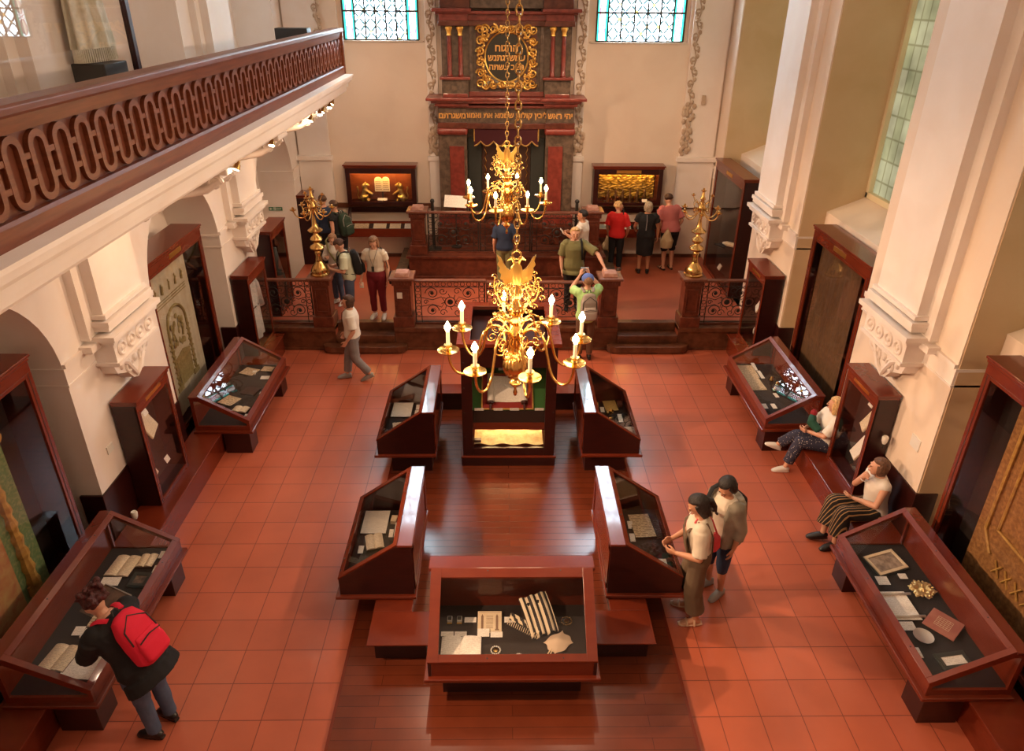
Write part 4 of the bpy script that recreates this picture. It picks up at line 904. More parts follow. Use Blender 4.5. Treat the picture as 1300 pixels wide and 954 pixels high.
def ironrail(x0,x1,y,z0,z1,label,dense=False):
    t=thing('iron_railing',label,'railing',((x0+x1)/2,y,z0)); L=x1-x0; h=z1-z0; a=L/2
    MB().box(-a,a,-.055,.055,h-.04,h).build('hand_rail',MARBC,t,bevel=.01)
    MB().box(-a,a,-.03,.03,0,.03).build('foot_rail',MARBT,t)
    mb=MB(); r=.008
    def bar(p,q,r=r): mb.tube([p,q],r,5)
    Z0,Z1=.05,h-.04; b=.11
    n=max(1,round(L/1.15)); seg=L/n
    for k in range(n):
        c=-a+seg*(k+.5); q=seg/2-.02
        for x in (c-q,c+q): bar((x,0,0),(x,0,Z1),.013)
        for x in (c-q+b,c+q-b): bar((x,0,0),(x,0,Z1))
        for z in (Z0,Z0+b*.9,Z1-b): bar((c-q,0,z),(c+q,0,z))
        # small rings along the margins
        m=max(3,int((2*q)/.115))
        for i in range(m):
            x=c-q+2*q*(i+.5)/m
            mb.tube(arc((x,0,Z1-b/2),.042,0,2*PI,10)[:-1],.006,4,True)
        m=max(3,int((Z1-b-Z0-b*.9)/.115))
        for i in range(m):
            z=Z0+b*.9+(Z1-b-Z0-b*.9)*(i+.5)/m
            for s in (-1,1): mb.tube(arc((c+s*(q-b/2),0,z),.042,0,2*PI,10)[:-1],.006,4,True)
        # scrollwork field
        cz=(Z0+b*.9+Z1-b)/2; H=(Z1-b-Z0-b*.9)/2; Wd=q-b
        mb.tube(arc((c,0,cz),min(.10,H*.35),0,2*PI,16)[:-1],.009,5,True); mb.sph((c,0,cz),(.055,.012,.055),10,6)
        for i in range(8):
            A=PI/4*i; mb.tube([(c+.10*cos(A),0,cz+.10*sin(A)),(c+.17*cos(A+.2),0,cz+.17*sin(A+.2))],.007,4)
        for sx in (-1,1):
            for sz in (-1,1):
                mb.tube(spiral((c+sx*Wd*.62,0,cz+sz*H*.58),min(.13,H*.42),.03,PI/2*(1-sx*sz),sx*sz*1.4,22),.008,4)
                mb.sph((c+sx*Wd*.62,0,cz+sz*H*.58),(.035,.012,.035),8,5)
                mb.tube(spiral((c+sx*Wd*.25,0,cz+sz*H*.72),min(.08,H*.25),.015,0,sx*sz*1.2,16),.007,4)
                mb.tube([(c+sx*.10,0,cz),(c+sx*Wd*.3,0,cz+sz*H*.35),(c+sx*Wd*.6,0,cz+sz*H*.15),(c+sx*Wd,0,cz+sz*H*.3)],.007,4)
            mb.tube(spiral((c+sx*Wd*.84,0,cz),.05,.015,0,1.2,14),.007,4)
    mb.build('scrollwork_panel',IRON,t)
    return t
ironrail(-1.76,-.40,7.12,.485,1.40,'left stretch of wrought iron railing on the dais, behind the big chandelier')
ironrail(-.40,1.73,7.12,.485,1.37,'right stretch of wrought iron railing on the dais, behind the man photographing')
ironrail(-4.68,-3.68,7.12,.485,1.41,'short wrought iron railing between the left wall and the candelabrum post')
ironrail(3.70,4.74,7.12,.485,1.41,'short wrought iron railing between the candelabrum post and the right wall')
ironrail(-1.73,1.69,9.70,1.03,1.97,'wrought iron railing in front of the ark')
# ------------------------------------------------------------------ CANDELABRA
def candelabrum(x,y,z,label):
    t=thing('candelabrum',label,'candelabrum',(x,y,z),0,None)
    MB().lathe([(.001,0),(.17,0),(.175,.03),(.15,.05),(.16,.09),(.13,.17),(.075,.23),(.06,.26)],28,flute=8,fa=.06).build('foot',BRASSC,t,smooth=50)
    MB().lathe([(.055,.25),(.06,.30),(.045,.34),(.05,.40),(.06,.43),(.045,.46),(.12,.50),(.135,.53),(.12,.56),(.05,.60),(.045,.62),(.095,.66),(.11,.69),(.095,.72),(.045,.76),(.04,.80),(.13,.84),(.135,.86),(.09,.89),(.05,.93),(.04,1.0),(.022,1.12),(.02,1.2),(.05,1.23),(.075,1.27),(.06,1.33),(.03,1.37),(.025,1.42),(.05,1.46),(.03,1.50),(.02,1.6)],24).build('stem',BRASSC,t,smooth=50)
    for k in range(6):
        a=2*PI*k/6+.3; R=.34; q=Matrix.Rotation(a,4,'Z')
        mb=MB(); mb.tube(curve([(.03,0,1.27),(.08,0,1.18),(.15,0,1.11),(.23,0,1.10),(.30,0,1.15),(R,0,1.24)],4),.011,7)
        mb.tube(spiral((.12,0,1.24),.05,.012,PI,-1.4,16),.008,5); mb.tube([(.05,0,1.33),(.12,0,1.42),(.17,0,1.36),(.15,0,1.31)],.007,5); mb.xf(q)
        ar=mb.build('arm',BRASSC,t,smooth=60)
        MB().lathe([(.001,0),(.02,0),(.055,.02),(.06,.03),(.02,.03),(.022,.07),(.015,.075),(.001,.075)],14,(R*cos(a),R*sin(a),1.23)).build('drip_cup',BRASSC,ar,smooth=50)
        if k%2==0:
            mb=MB(); mb.tube([(.02,0,1.42),(.07,0,1.36),(.14,0,1.38),(.19,0,1.48)],.009,6); mb.xf(q); ar=mb.build('upper_arm',BRASSC,t,smooth=60)
            MB().lathe([(.001,0),(.015,0),(.04,.015),(.042,.022),(.014,.022),(.016,.05),(.001,.05)],12,(.19*cos(a),.19*sin(a),1.475)).build('drip_cup',BRASSC,ar,smooth=50)
    MB().lathe([(.001,1.58),(.018,1.58),(.05,1.60),(.052,1.61),(.018,1.61),(.02,1.65),(.001,1.65)],14).build('top_cup',BRASSC,t,smooth=50)
    return t
candelabrum(-3.48,7.12,1.50,'tall brass candelabrum with curled arms on the left balustrade post')
candelabrum(3.50,7.12,1.50,'tall brass candelabrum with curled arms on the right balustrade post')
# ------------------------------------------------------------------ CHANDELIERS
def chandelier(cx,cy,phase,ztop,label,energy):
    zf=3.81; t=thing('chandelier',label,'chandelier',(cx,cy,zf)); O=lambda z:z-zf
    MB().lathe([(.001,O(3.11)),(.012,O(3.12)),(.02,O(3.15)),(.01,O(3.18)),(.014,O(3.20)),(.05,O(3.235)),(.055,O(3.25)),(.03,O(3.27)),(.025,O(3.285)),(.04,O(3.29))],20).build('bottom_finial',BRASS,t,smooth=50)
    MB().lathe([(.03,O(3.285)),(.07,O(3.31)),(.098,O(3.36)),(.108,O(3.42)),(.098,O(3.48)),(.07,O(3.53)),(.04,O(3.55))],48,flute=16,fa=.10).build('gadrooned_ball',BRASS,t,smooth=60)
    MB().lathe([(.04,O(3.54)),(.055,O(3.56)),(.045,O(3.60)),(.065,O(3.64)),(.05,O(3.68)),(.07,O(3.72)),(.05,O(3.76)),(.035,O(3.79)),(.065,O(3.82)),(.075,O(3.84)),(.05,O(3.86)),(.04,O(3.88)),(.07,O(3.92)),(.075,O(3.96)),(.05,O(3.99)),(.03,O(4.02)),(.055,O(4.06)),(.05,O(4.12)),(.02,O(4.16)),(.015,O(4.2))],24).build('stem',BRASS,t,smooth=50)
    for k in range(8):
        a=phase+k*PI/4; R=.565; q=Matrix.Rotation(a,4,'Z')
        mb=MB(); mb.tube(curve([(.04,0,O(3.67)),(.10,0,O(3.76)),(.19,0,O(3.80)),(.27,0,O(3.74)),(.31,0,O(3.60)),(.35,0,O(3.45)),(.42,0,O(3.375)),(.50,0,O(3.395)),(.55,0,O(3.48)),(R,0,O(3.60))],4),.0115,8); mb.xf(q)
        ar=mb.build('arm',BRASS,t,smooth=60)
        MB().lathe([(.001,0),(.02,0),(.06,.012),(.088,.03),(.09,.036),(.06,.024),(.02,.02),(.02,.04),(.03,.05),(.02,.06),(.032,.075),(.034,.085),(.015,.085),(.001,.085)],22,(R*cos(a),R*sin(a),O(3.575))).build('drip_pan',BRASS,ar,smooth=50)
        MB().lathe([(.001,0),(.0155,0),(.0155,.12),(.001,.12)],12,(R*cos(a),R*sin(a),O(3.66))).build('candle',WAX,ar,smooth=40)
        MB().lathe([(.001,0),(.012,.004),(.026,.03),(.024,.048),(.010,.075),(.001,.09)],12,(R*cos(a),R*sin(a),O(3.78))).build('flame_bulb',BULB,ar,smooth=True)
        # inner scrolls
        mb=MB(); mb.tube(spiral((.13,0,O(3.58)),.075,.015,PI*.9,1.5,22),.006,6); mb.tube(spiral((.20,0,O(3.70)),.045,.012,0,-1.3,18),.005,5)
        mb.tube([(.05,0,O(3.83)),(.14,0,O(3.88)),(.21,0,O(3.84)),(.20,0,O(3.78)),(.16,0,O(3.79))],.008,6); mb.sph((.215,0,O(3.83)),(.018,.018,.022),8,6); mb.xf(q)
        mb.build('scroll_ornament',BRASS,t,smooth=60)
        mb=MB()
        mb.tube(spiral((.14,0,O(4.10)),.075,.012,-PI/2,1.6,22),.0055,5); mb.tube(curve([(.03,0,O(3.95)),(.09,0,O(3.98)),(.17,0,O(4.02)),(.21,0,O(4.12)),(.20,0,O(4.2))],4),.0065,6)
        for (u,w) in ((.20,4.20),(.22,4.12),(.17,3.97),(.24,4.05)): mb.tube(spiral((u,0,O(w)),.030,.008,0,1.1,12),.0045,4)
        mb.sph((.16,0,O(4.09)),(.02,.012,.025),8,5); mb.sph((.09,0,O(4.15)),(.018,.012,.03),8,5); mb.xf(Matrix.Rotation(a+PI/8,4,'Z')@Matrix.Diagonal((.88,.88,1,1)))
        mb.build('pierced_crest',BRASS,t,smooth=60)
    # double-headed eagle
    mb=MB()
    mb.loft([(0,0,O(4.12)),(0,0,O(4.2)),(0,0,O(4.30)),(0,0,O(4.34))],[(.03,.02),(.055,.03),(.05,.025),(.02,.02)],n=10)
    for s in (-1,1):
        mb.tube([(s*.015,0,O(4.31)),(s*.03,0,O(4.36)),(s*.05,0,O(4.375)),(s*.085,0,O(4.355))],[.016,.013,.014,.004],6)
        wing=[(s*.03,O(4.18)),(s*.10,O(4.14)),(s*.12,O(4.19)),(s*.15,O(4.20)),(s*.14,O(4.24)),(s*.165,O(4.265)),(s*.15,O(4.29)),(s*.175,O(4.32)),(s*.16,O(4.35)),(s*.18,O(4.40)),(s*.145,O(4.375)),(s*.12,O(4.33)),(s*.09,O(4.29)),(s*.06,O(4.27)),(s*.04,O(4.30))]
        mb.prism(wing,'y',-.012,.012); mb.tube([(s*.02,0,O(4.15)),(s*.06,0,O(4.08))],.012,5)
    mb.prism([(-.05,O(4.04)),(.05,O(4.04)),(.02,O(4.16)),(-.02,O(4.16))],'y',-.01,.01)
    mb.xf(Matrix.Scale(.86,4,(1,0,0))).build('double_eagle',GOLD,t,smooth=30)
    mb=MB(); mb.tube(arc((0,0,O(4.40)),.035,0,2*PI,14)[:-1],.008,6,True); mb.build('hanging_ring',BRASS,t,smooth=True)
    mb=MB(); z=O(4.44); i=0
    while z<ztop-zf:
        pl='xz' if i%2 else 'yz'
        pts=[]
        for k in range(10):
            A=2*PI*k/10; u,w=.022*cos(A),.040*sin(A); pts.append((u,0,z+.03+w) if i%2 else (0,u,z+.03+w))
        mb.tube(pts,.0075,5,True); z+=.062; i+=1
    mb.build('chain',BRASSO,t,smooth=True)
    for j,(dx,dy,dz) in enumerate(((0,0,.12),)):
        l=bpy.data.lights.new('chandelier_light','POINT'); l.energy=energy; l.color=(1,.72,.42); l.shadow_soft_size=.45
        o=bpy.data.objects.new('chandelier_light',l); COL.objects.link(o); o.location=(cx,cy,zf+dz)
    return t
chandelier(.012,.02,.175,11.3,'nearer brass chandelier with eight lit candles over the tall central case',CHE)
chandelier(-.03,4.57,.508,11.3,'farther brass chandelier with eight lit candles in front of the ark',CHE)
# second, thicker chain beside the nearer chandelier chain comes from its own hook
# ------------------------------------------------------------------ ARK
t=thing('marble_ark','tall red and brown marble ark with gilded inscription and double columns','ark',(0,10.6,1.03))
def A(x0,x1,y0,y1,z0,z1): return (x0,x1,y0-10.6,y1-10.6,z0-1.03,z1-1.03)
def AP(name,boxes,m,bevel=.008):
    for b in boxes: o=MB().box(*A(*b)).build(name,m,t,bevel=bevel)
    return o
AP('base_plinth',[(-1.50,1.50,10.35,11,1.03,1.50),(-1.55,-.85,10.28,11,1.03,1.42),(.85,1.55,10.28,11,1.03,1.42)],MARBT)  # red plinth coloured darker, so the shade behind the railing is in its colour
AP('base_band',[(-1.52,-.84,10.36,11,1.50,1.68),(.84,1.52,10.36,11,1.50,1.68)],MARBR)
AP('lower_pilaster',[(-1.48,-.86,10.45,11,1.55,3.50),(.86,1.48,10.45,11,1.55,3.50)],MARBG)
AP('red_panel',[(-1.24,-.92,10.42,10.45,1.78,3.22),(.92,1.24,10.42,10.45,1.78,3.22)],MARBR)
AP('inner_wall',[(-.86,.86,10.75,11,1.55,3.60)],MARBG)
AP('slate_panel',[(-.85,-.55,10.70,10.75,1.55,3.35),(.55,.85,10.70,10.75,1.55,3.35)],SLATE)
AP('ark_door',[(-.53,-.01,10.68,10.75,1.55,3.30),(.01,.53,10.68,10.75,1.55,3.30)],mat('ark_door_wood',(.06,.022,.012),.5))
mb=MB()
for s in (-1,1):
    for i in range(9): mb.tube([(s*.48,10.66-10.6,.65+.18*i),(s*.44,10.65-10.6,.74+.18*i),(s*.48,10.66-10.6,.83+.18*i)],.012,5)
    for z in (.7,1.3,1.9): mb.tube(spiral((s*.24,10.66-10.6,z),.10,.02,0,s*1.5,18),.008,5)
mb.build('door_gilding',BRASSO,t)
AP('torus_band',[(-1.50,-.83,10.38,11,3.46,3.60),(.83,1.50,10.38,11,3.46,3.60)],MARBR,.05)
AP('architrave',[(-1.46,1.46,10.46,11,3.58,3.70),(-1.48,-.84,10.42,11,3.60,3.72),(.84,1.48,10.42,11,3.60,3.72)],MARBT)
AP('frieze',[(-1.40,1.40,10.50,11,3.70,4.02),(-1.46,-.86,10.44,11,3.72,4.02),(.86,1.46,10.44,11,3.72,4.02)],MARBG)
AP('cornice',[(-1.46,1.46,10.42,11,4.02,4.08),(-1.52,-.80,10.36,11,4.06,4.12),(.80,1.52,10.36,11,4.06,4.12),(-1.60,1.60,10.34,11,4.12,4.18),(-1.70,-.72,10.26,11,4.18,4.24),(.72,1.70,10.26,11,4.18,4.24),(-1.60,1.60,10.32,11,4.18,4.235)],MARBR,.012)
AP('pedestal',[(-1.36,-.80,10.46,11,4.24,4.60),(.80,1.36,10.46,11,4.24,4.60)],MARBG)
AP('pedestal_band',[(-1.34,-.82,10.43,11,4.24,4.31),(.82,1.34,10.43,11,4.24,4.31),(-1.40,-.76,10.40,11,4.59,4.64),(.76,1.40,10.40,11,4.59,4.64),(-.8,.8,10.58,11,4.24,4.34)],MARBR)
AP('upper_wall',[(-1.36,1.36,10.62,11,4.24,5.66)],MARBG)
AP('pilaster_strip',[(-.78,-.70,10.58,10.62,4.34,5.62),(.70,.78,10.58,10.62,4.34,5.62)],MARBG)
for x in (-1.19,-.96,.96,1.19):
    c=MB().lathe([(.055,0),(.06,.03),(.045,.05),(.047,.4),(.040,.80)],18,(x,-.06,4.64-1.03)).build('column',MARBR,t,smooth=40)
    MB().lathe([(.055,.80),(.042,.83),(.05,.88),(.075,.94),(.07,.965),(.03,.98)],12,(x,-.06,4.64-1.03),flute=8,fa=.3).build('gilt_capital',GOLD,c,smooth=50)
AP('upper_architrave',[(-1.34,1.34,10.54,11,5.62,5.72),(-1.40,-.78,10.44,11,5.62,5.72),(.78,1.40,10.44,11,5.62,5.72)],MARBT)
AP('upper_frieze',[(-1.34,1.34,10.56,11,5.72,5.84),(-1.38,-.80,10.46,11,5.72,5.84),(.80,1.38,10.46,11,5.72,5.84)],MARBR)
AP('upper_cornice',[(-1.46,1.46,10.46,11,5.84,5.90),(-1.52,-.72,10.36,11,5.88,5.95),(.72,1.52,10.36,11,5.88,5.95)],MARBR,.012)
AP('attic_block',[(-1.36,-.75,10.5,11,5.95,6.9),(.75,1.36,10.5,11,5.95,6.9)],MARBT)
AP('attic_panel',[(-.75,.75,10.6,11,5.95,6.7)],MARBG)
AP('attic_cornice',[(-1.45,1.45,10.45,11,6.9,7.05)],MARBR)
# oval inscription with carved gold surround
AP('frame_ground',[(-.63,.63,10.58,10.62,4.40,5.63)],MARBT)
mb=MB(); mb.prism([(.44*cos(2*PI*i/40),5.03-1.03+.48*sin(2*PI*i/40)) for i in range(40)],'y',-.05,-.025); mb.build('oval_tablet',mat('black_tablet',(.022,.018,.010),.4),t)
mb=MB(); rnd=random.Random(11); y=-.06
mb.tube([(.45*cos(2*PI*i/40),y,4.0+.49*sin(2*PI*i/40)) for i in range(40)],.02,6,True)
def curl(x,z,r,a,d): mb.tube(spiral((x,y,z),r,r*.22,a,d*1.45,18),[r*.30*(1-.5*i/18) for i in range(19)],6)
for i in range(6):
    for s in (-1,1):
        curl(s*.55,3.47+.21*i,.092,PI*(i%2),s*(1 if i%2 else -1))
for i in range(6):
    for z,q in ((3.44,1),(4.54,-1)): curl(-.45+.18*i,z,.09,PI/2*(i%3),q*(1 if i%2 else -1))
for sx in (-1,1):
    for sz in (-1,1): curl(sx*.44,4.0+sz*.44,.085,0,sx*sz); curl(sx*.50,4.0+sz*.30,.055,1,-sx*sz)
for k in range(110):
    a=2*PI*k/110; R=1+.22*rnd.random(); mb.sph((max(-.6,min(.6,.50*R*cos(a))),y-.01,max(3.42,min(4.58,4.0+.55*R*sin(a)))),(.03,.022,.018+.02*rnd.random()),7,5)
mb.build('gilt_frame',GOLD,t,smooth=60)
GLET=mat('gold_letter',(.80,.42,.12),.4,.3)
def hx(body,size,x,z,yy,m=GLET): o=text(body,size,m,Matrix.Translation((x,yy,z-1.03))@RX,'inscription',t,.003,bold=.005)
hx('חוגתה',.19,0,5.20,-.056); hx('שנתגדשמע',.17,0,5.01,-.056); hx('התשע בצם',.16,0,4.83,-.056)
hx('םירומאו תא אמשש תולוק ןיבילוה',.155,0,3.86,-.112); hx('םתרגשמ',.165,-1.16,3.86,-.172); hx('שאר יהי',.165,1.16,3.86,-.172)
o=thing('ark_valance','scalloped dark crimson valance with gold border above the ark door','valance',(0,10.5,3.62))
VEL=mat('dark_velvet',(.06,.008,.012),.9)
n=36; mb=MB()
def vz(x): return -.42+.10*abs(sin((x+.68)/1.36*PI*5)) if True else 0
pts=[(-.70,0)]+[(-.70+1.4*i/40,-.30-.10*abs(cos(PI*5*i/40))) for i in range(41)]+[(.70,0)]
mb.prism(pts,'y',-.02,.0); mb.build('cloth',VEL,o)
MB().tube([(p[0],-.025,p[1]) for p in pts[1:-1]],.017,6).build('gold_hem',EMB,o); MB().box(-.71,.71,-.035,.01,-.02,.05).build('gold_top_band',EMB,o); MB().tube([(-.7,-.025,-.0),(-.7,-.025,-.3)],.015,6).build('gold_side',EMB,o); MB().tube([(.7,-.025,-.0),(.7,-.025,-.3)],.015,6).build('gold_side',EMB,o)
# notice on stand behind ark railing
r=thing('notice_stand','white notice sheet on a slim stand behind the left part of the ark railing','notice',(-1.12,10.1,1.03))
MB().tube([(0,0,0),(0,0,1.0)],.012,8).build('stand_pole',IRON,r); MB().lathe([(.001,0),(.12,0),(.12,.015),(.001,.02)],16).build('stand_base',IRON,r)
MB().box(-.25,.25,-.14,.14,-.004,.004).xf(Matrix.Translation((0,0,1.05))@Matrix.Rotation(.9,4,'X')@Matrix.Rotation(-.06,4,'Z')).build('sheet',PRINTW,r)
for x,l in ((-1.62,'black barrier pole just behind the left ark railing post'),(1.56,'black pole behind the right ark railing post')):
    r=thing('barrier_pole',l,'pole',(x,9.95,1.03)); MB().tube([(0,0,.02),(0,0,1.08)],.035,10).build('pole',IRON,r,smooth=40); MB().lathe([(.001,0),(.17,0),(.17,.02),(.04,.04),(.001,.04)],20).build('pole_base',IRON,r,smooth=40); MB().sph((0,0,1.10),.05).build('pole_top',IRON,r,smooth=True)
# ------------------------------------------------------------------ WALL BOXES BESIDE THE ARK
def wallbox(x0,x1,label,glow):
    yf=10.70; t=thing('lit_showcase',label,'display case',((x0+x1)/2,yf,1.84)); a=(x1-x0)/2; h=.91
    for s,(p,q) in enumerate(((-a+.03,-a+.06),(a-.06,a-.03))): MB().box(p,q,0,.29,0,h-.06).build('side_panel',WOODD,t)
    MB().box(-a+.05,a-.05,.27,.29,.05,h-.1).build('back_panel',WOODR,t); MB().box(-a+.03,a-.03,0,.29,0,.04).build('bottom_board',WOODD,t)
    mb=MB(); mb.box(-a+.03,-a+.13,-.015,.02,0,h-.06); mb.box(a-.13,a-.03,-.015,.02,0,h-.06); mb.box(-a+.13,a-.13,-.015,.02,0,.07); mb.box(-a+.13,a-.13,-.015,.02,h-.20,h-.06); mb.build('front_frame',WOODD,t,bevel=.005)
    mb=MB(); mb.box(-a-.01,a+.01,-.06,.29,h-.03,h); mb.box(-a+.01,a-.01,-.035,.29,h-.08,h-.03); mb.build('cornice',WOOD,t,bevel=.008)
    MB().box(-a+.13,a-.13,.002,.006,.07,h-.20).build('front_glass',GLASSW,t)
    MB().tube([(-a+.18,.05,h-.19),(a-.18,.05,h-.19)],.012,8).build('light_tube',emis('amber_tube',(1,.50,.12),glow),t)
    return t
bl=wallbox(-3.66,-2.02,'lit wall showcase left of the ark with two gold lions and white tablets',60)
br=wallbox(1.97,3.60,'lit wall showcase right of the ark with a golden relief and a row of figures',55)
MB().box(-.28,.28,-.02,-.015,.91-.17,.91-.10).build('plaque',GOLD,br)
def deskcase(x0,x1,label):
    t=thing('desk_showcase',label,'display case',((x0+x1)/2,10.72,1.09)); a=(x1-x0)/2
    MB().prism([(-.10,0),(.28,0),(.28,.60),(.20,.60),(-.10,.38)],'x',-a,-a+.04).build('side_panel',WOODD,t); MB().prism([(-.10,0),(.28,0),(.28,.60),(.20,.60),(-.10,.38)],'x',a-.04,a).build('side_panel',WOODD,t)
    MB().box(-a,a,-.12,-.08,0,.20).build('front_board',WOOD,t,bevel=.005); MB().box(-a,a,-.10,.28,0,.03).build('bottom_board',WOODD,t); MB().box(-a,a,.20,.28,.50,.62).build('top_board',WOODD,t,bevel=.006)
    MB().box(-a,a,-.12,-.09,.33,.38).build('lid_rail',WOOD,t)
    mb=MB()
    for p,q in ((-a,-a+.10),(a-.10,a)): mb.add([(p,-.11,.20),(q,-.11,.20),(q,-.11,.34),(p,-.11,.34),(p,-.08,.20),(q,-.08,.20),(q,-.08,.34),(p,-.08,.34)],[(0,1,2,3),(4,7,6,5),(0,4,5,1),(3,2,6,7),(0,3,7,4),(1,5,6,2)])
    mb.build('corner_post',WOOD,t); MB().box(-a+.1,a-.1,-.10,-.096,.20,.34).build('front_glass',GLASSW,t)
    MB().prism([(-.10,.38),(.20,.60),(.20,.594),(-.10,.374)],'x',-a+.04,a-.04).build('lid_glass',GLASS,t)
    MB().prism([(-.07,.10),(.26,.26),(.26,.24),(-.07,.08)],'x',-a+.04,a-.04).build('inner_board',BLACKW,t)
    return t
dl=deskcase(-3.68,-2.00,'desk showcase below the lions showcase, left of the ark')
dr=deskcase(1.95,3.62,'desk showcase below the gilded relief showcase, right of the ark')
def bx1(mb,name,m,t,x,y,z,label,cat,rz=0,rx=0,group=None,**k): return single(mb,name,m,M2(t,x,y,z,rz)@Matrix.Rotation(rx,4,'X'),label,cat,group,**k)
for i,(x,w,m) in enumerate(((-.55,.34,PRINTP),(-.12,.30,PRINT),(.24,.26,PRINT),(.58,.24,PRINTW))): bx1(page_mb(w,.24,.004,.004),'document_sheet',m,dl,x,.09,.19,['broad brown sheet at the left end of the desk showcase under the lions','printed page left of centre in the desk showcase under the lions','printed page right of centre in the desk showcase under the lions','whitish page at the right end of the desk showcase under the lions'][i],'document',0,.45)
BLU=mat('blue_print_sheet',(.35,.48,.50),.6,col2=(.65,.58,.4),nscale=9)
for i,(x,w,m) in enumerate(((-.55,.36,BLU),(.0,.34,PRINTW),(.5,.36,BLU))): bx1(page_mb(w,.26,.004,.004),'document_sheet',m,dr,x,.09,.19,['bluish picture sheet at the left end of the desk showcase under the gilded relief','whitish sheet in the middle of the desk showcase under the gilded relief','bluish picture sheet at the right end of the desk showcase under the gilded relief'][i],'document',0,.45)
# tablets and lions
TAB=mat('ivory_tablet',(.85,.76,.55),.5)
mb=MB(); pts=[(-.17,0),(.17,0)]+[(.085+.085*cos(a),.26+.07*sin(a)) for a in [PI*i/10 for i in range(11)]]+[(-.085+.085*cos(a),.26+.07*sin(a)) for a in [PI*i/10 for i in range(11)]]
r=emp('law_tablets','pair of rounded ivory tablets with faint writing between the gold lions','tablets',M2(bl,.0,.14,.27)); mb.prism(pts,'y',-.02,.02); mb.build('tablet',TAB,r,bevel=.006)
mb=MB(); rnd=random.Random(2)
for s in (-1,1):
    for i in range(5):
        x=-.06
        while x<.05: w=rnd.uniform(.012,.026); mb.box(s*.085+x,s*.085+x+w,-.023,-.02,.04+.045*i,.058+.045*i); x+=w+.008
mb.build('writing',mat('brown_letters',(.35,.22,.1),.7),r); MB().box(-.015,.015,-.01,.015,-.23,0).build('support_rod',IRON,r)
bx1(MB().box(-.11,.11,-.004,.004,-.028,.028),'caption_card',PRINTW,bl,.0,.05,.11,'white caption card below the ivory tablets','caption card',0,-.4)
LION=mat('aged_gold',(.50,.36,.13),.38,.85)
def lion(x,s,label):
    r=emp('gold_lion',label,'figure',M2(bl,x,.15,.045)); mb=MB()
    mb.loft([(-s*.02,0,.0),(-s*.05,0,.07),(-s*.01,0,.17),(s*.02,0,.26),(s*.03,0,.32)],[.045,.075,.055,.062,.045],n=10)
    mb.sph((s*.045,0,.37),(.058,.05,.055)); mb.sph((s*.10,0,.36),(.032,.03,.026)); mb.sph((s*.035,.035,.42),.018,8,6); mb.sph((s*.035,-.035,.42),.018,8,6); mb.sph((s*.01,0,.34),(.06,.06,.075))
    for q in (-.035,.035):
        mb.tube([(s*.03,q,.26),(s*.09,q,.22),(s*.16,q,.17)],[.026,.022,.02],8); mb.sph((s*.175,q,.165),(.024,.018,.016),8,6)
        mb.tube([(-s*.03,q*1.4,.09),(s*.06,q*1.4,.11),(s*.05,q*1.4,.04),(s*.11,q*1.4,.01)],[.045,.04,.025,.022],8)
    mb.tube([(-s*.07,0,.05),(-s*.14,0,.05),(-s*.16,0,.13),(-s*.13,0,.22),(-s*.15,0,.29)],[.015,.014,.013,.013,.02],7); mb.sph((-s*.15,0,.31),(.025,.02,.035),8,6)
    o=mb.build('body',LION,r); m=o.modifiers.new('r','REMESH'); m.mode='VOXEL'; m.voxel_size=.009; m.use_smooth_shade=True
    MB().sph((s*.105,-.03,.375),.008,6,5).build('eye',EYE,r); MB().sph((s*.105,.03,.375),.008,6,5).build('eye',EYE,r)
lion(-.42,1,'gold lion left of the ivory tablets, paw raised towards them'); lion(.42,-1,'gold lion right of the ivory tablets, paw raised towards them')
# gilded relief and figures
r=emp('gilded_relief','dull golden relief panel filling the back of the right wall showcase','relief',M2(br,0,.24,.10))
mb=MB(); rnd=random.Random(21)
mb.grid(lambda u,v:(-.64+1.28*u,-.03*(.5+.5*sin(u*37+3*sin(v*21))*cos(v*25+2*sin(u*17))),.02+.60*v),90,40); mb.build('relief_surface',mat('dull_gold_relief',(.42,.28,.06),.45,.6,col2=(.16,.10,.02),nscale=12),r,smooth=True)
MB().box(-.66,.66,.0,.02,0,.64).build('relief_board',BLACKW,r)
FIG=mat('figure_bronze',(.13,.07,.03),.4,.7)
for i in range(6):
    x=-.42+.17*i
    r=emp('bronze_figure','small dark bronze figure with a raised hat in the row before the golden relief','figure',M2(br,x,.13,.04),'bronze figures in the right showcase')
    MB().lathe([(.001,0),(.055,0),(.05,.03),(.04,.10),(.045,.16),(.02,.20),(.03,.23),(.02,.26),(.006,.32),(.001,.33)],12).build('robed_body',FIG,r,smooth=50)
    MB().tube([(-.04,-.01,.15),(-.065,-.03,.10),(-.05,-.04,.17)],.011,6).build('arm',FIG,r)
for i in range(7):
    x=-.53+.18*i
    single(MB().lathe([(.001,0),(.022,0),(.008,.02),(.007,.11),(.016,.13),(.012,.16),(.001,.165)],10),'brass_stick',BRASSO,M2(br,x,.06,.04),'thin brass stick standing in the front row of the right showcase','stick','brass sticks in the right showcase',smooth=40)
bx1(MB().box(-.06,.06,-.004,.004,-.035,.035),'caption_card',PRINTW,br,.42,.04,.10,'white caption card low at the right of the golden relief','caption card',0,-.4)
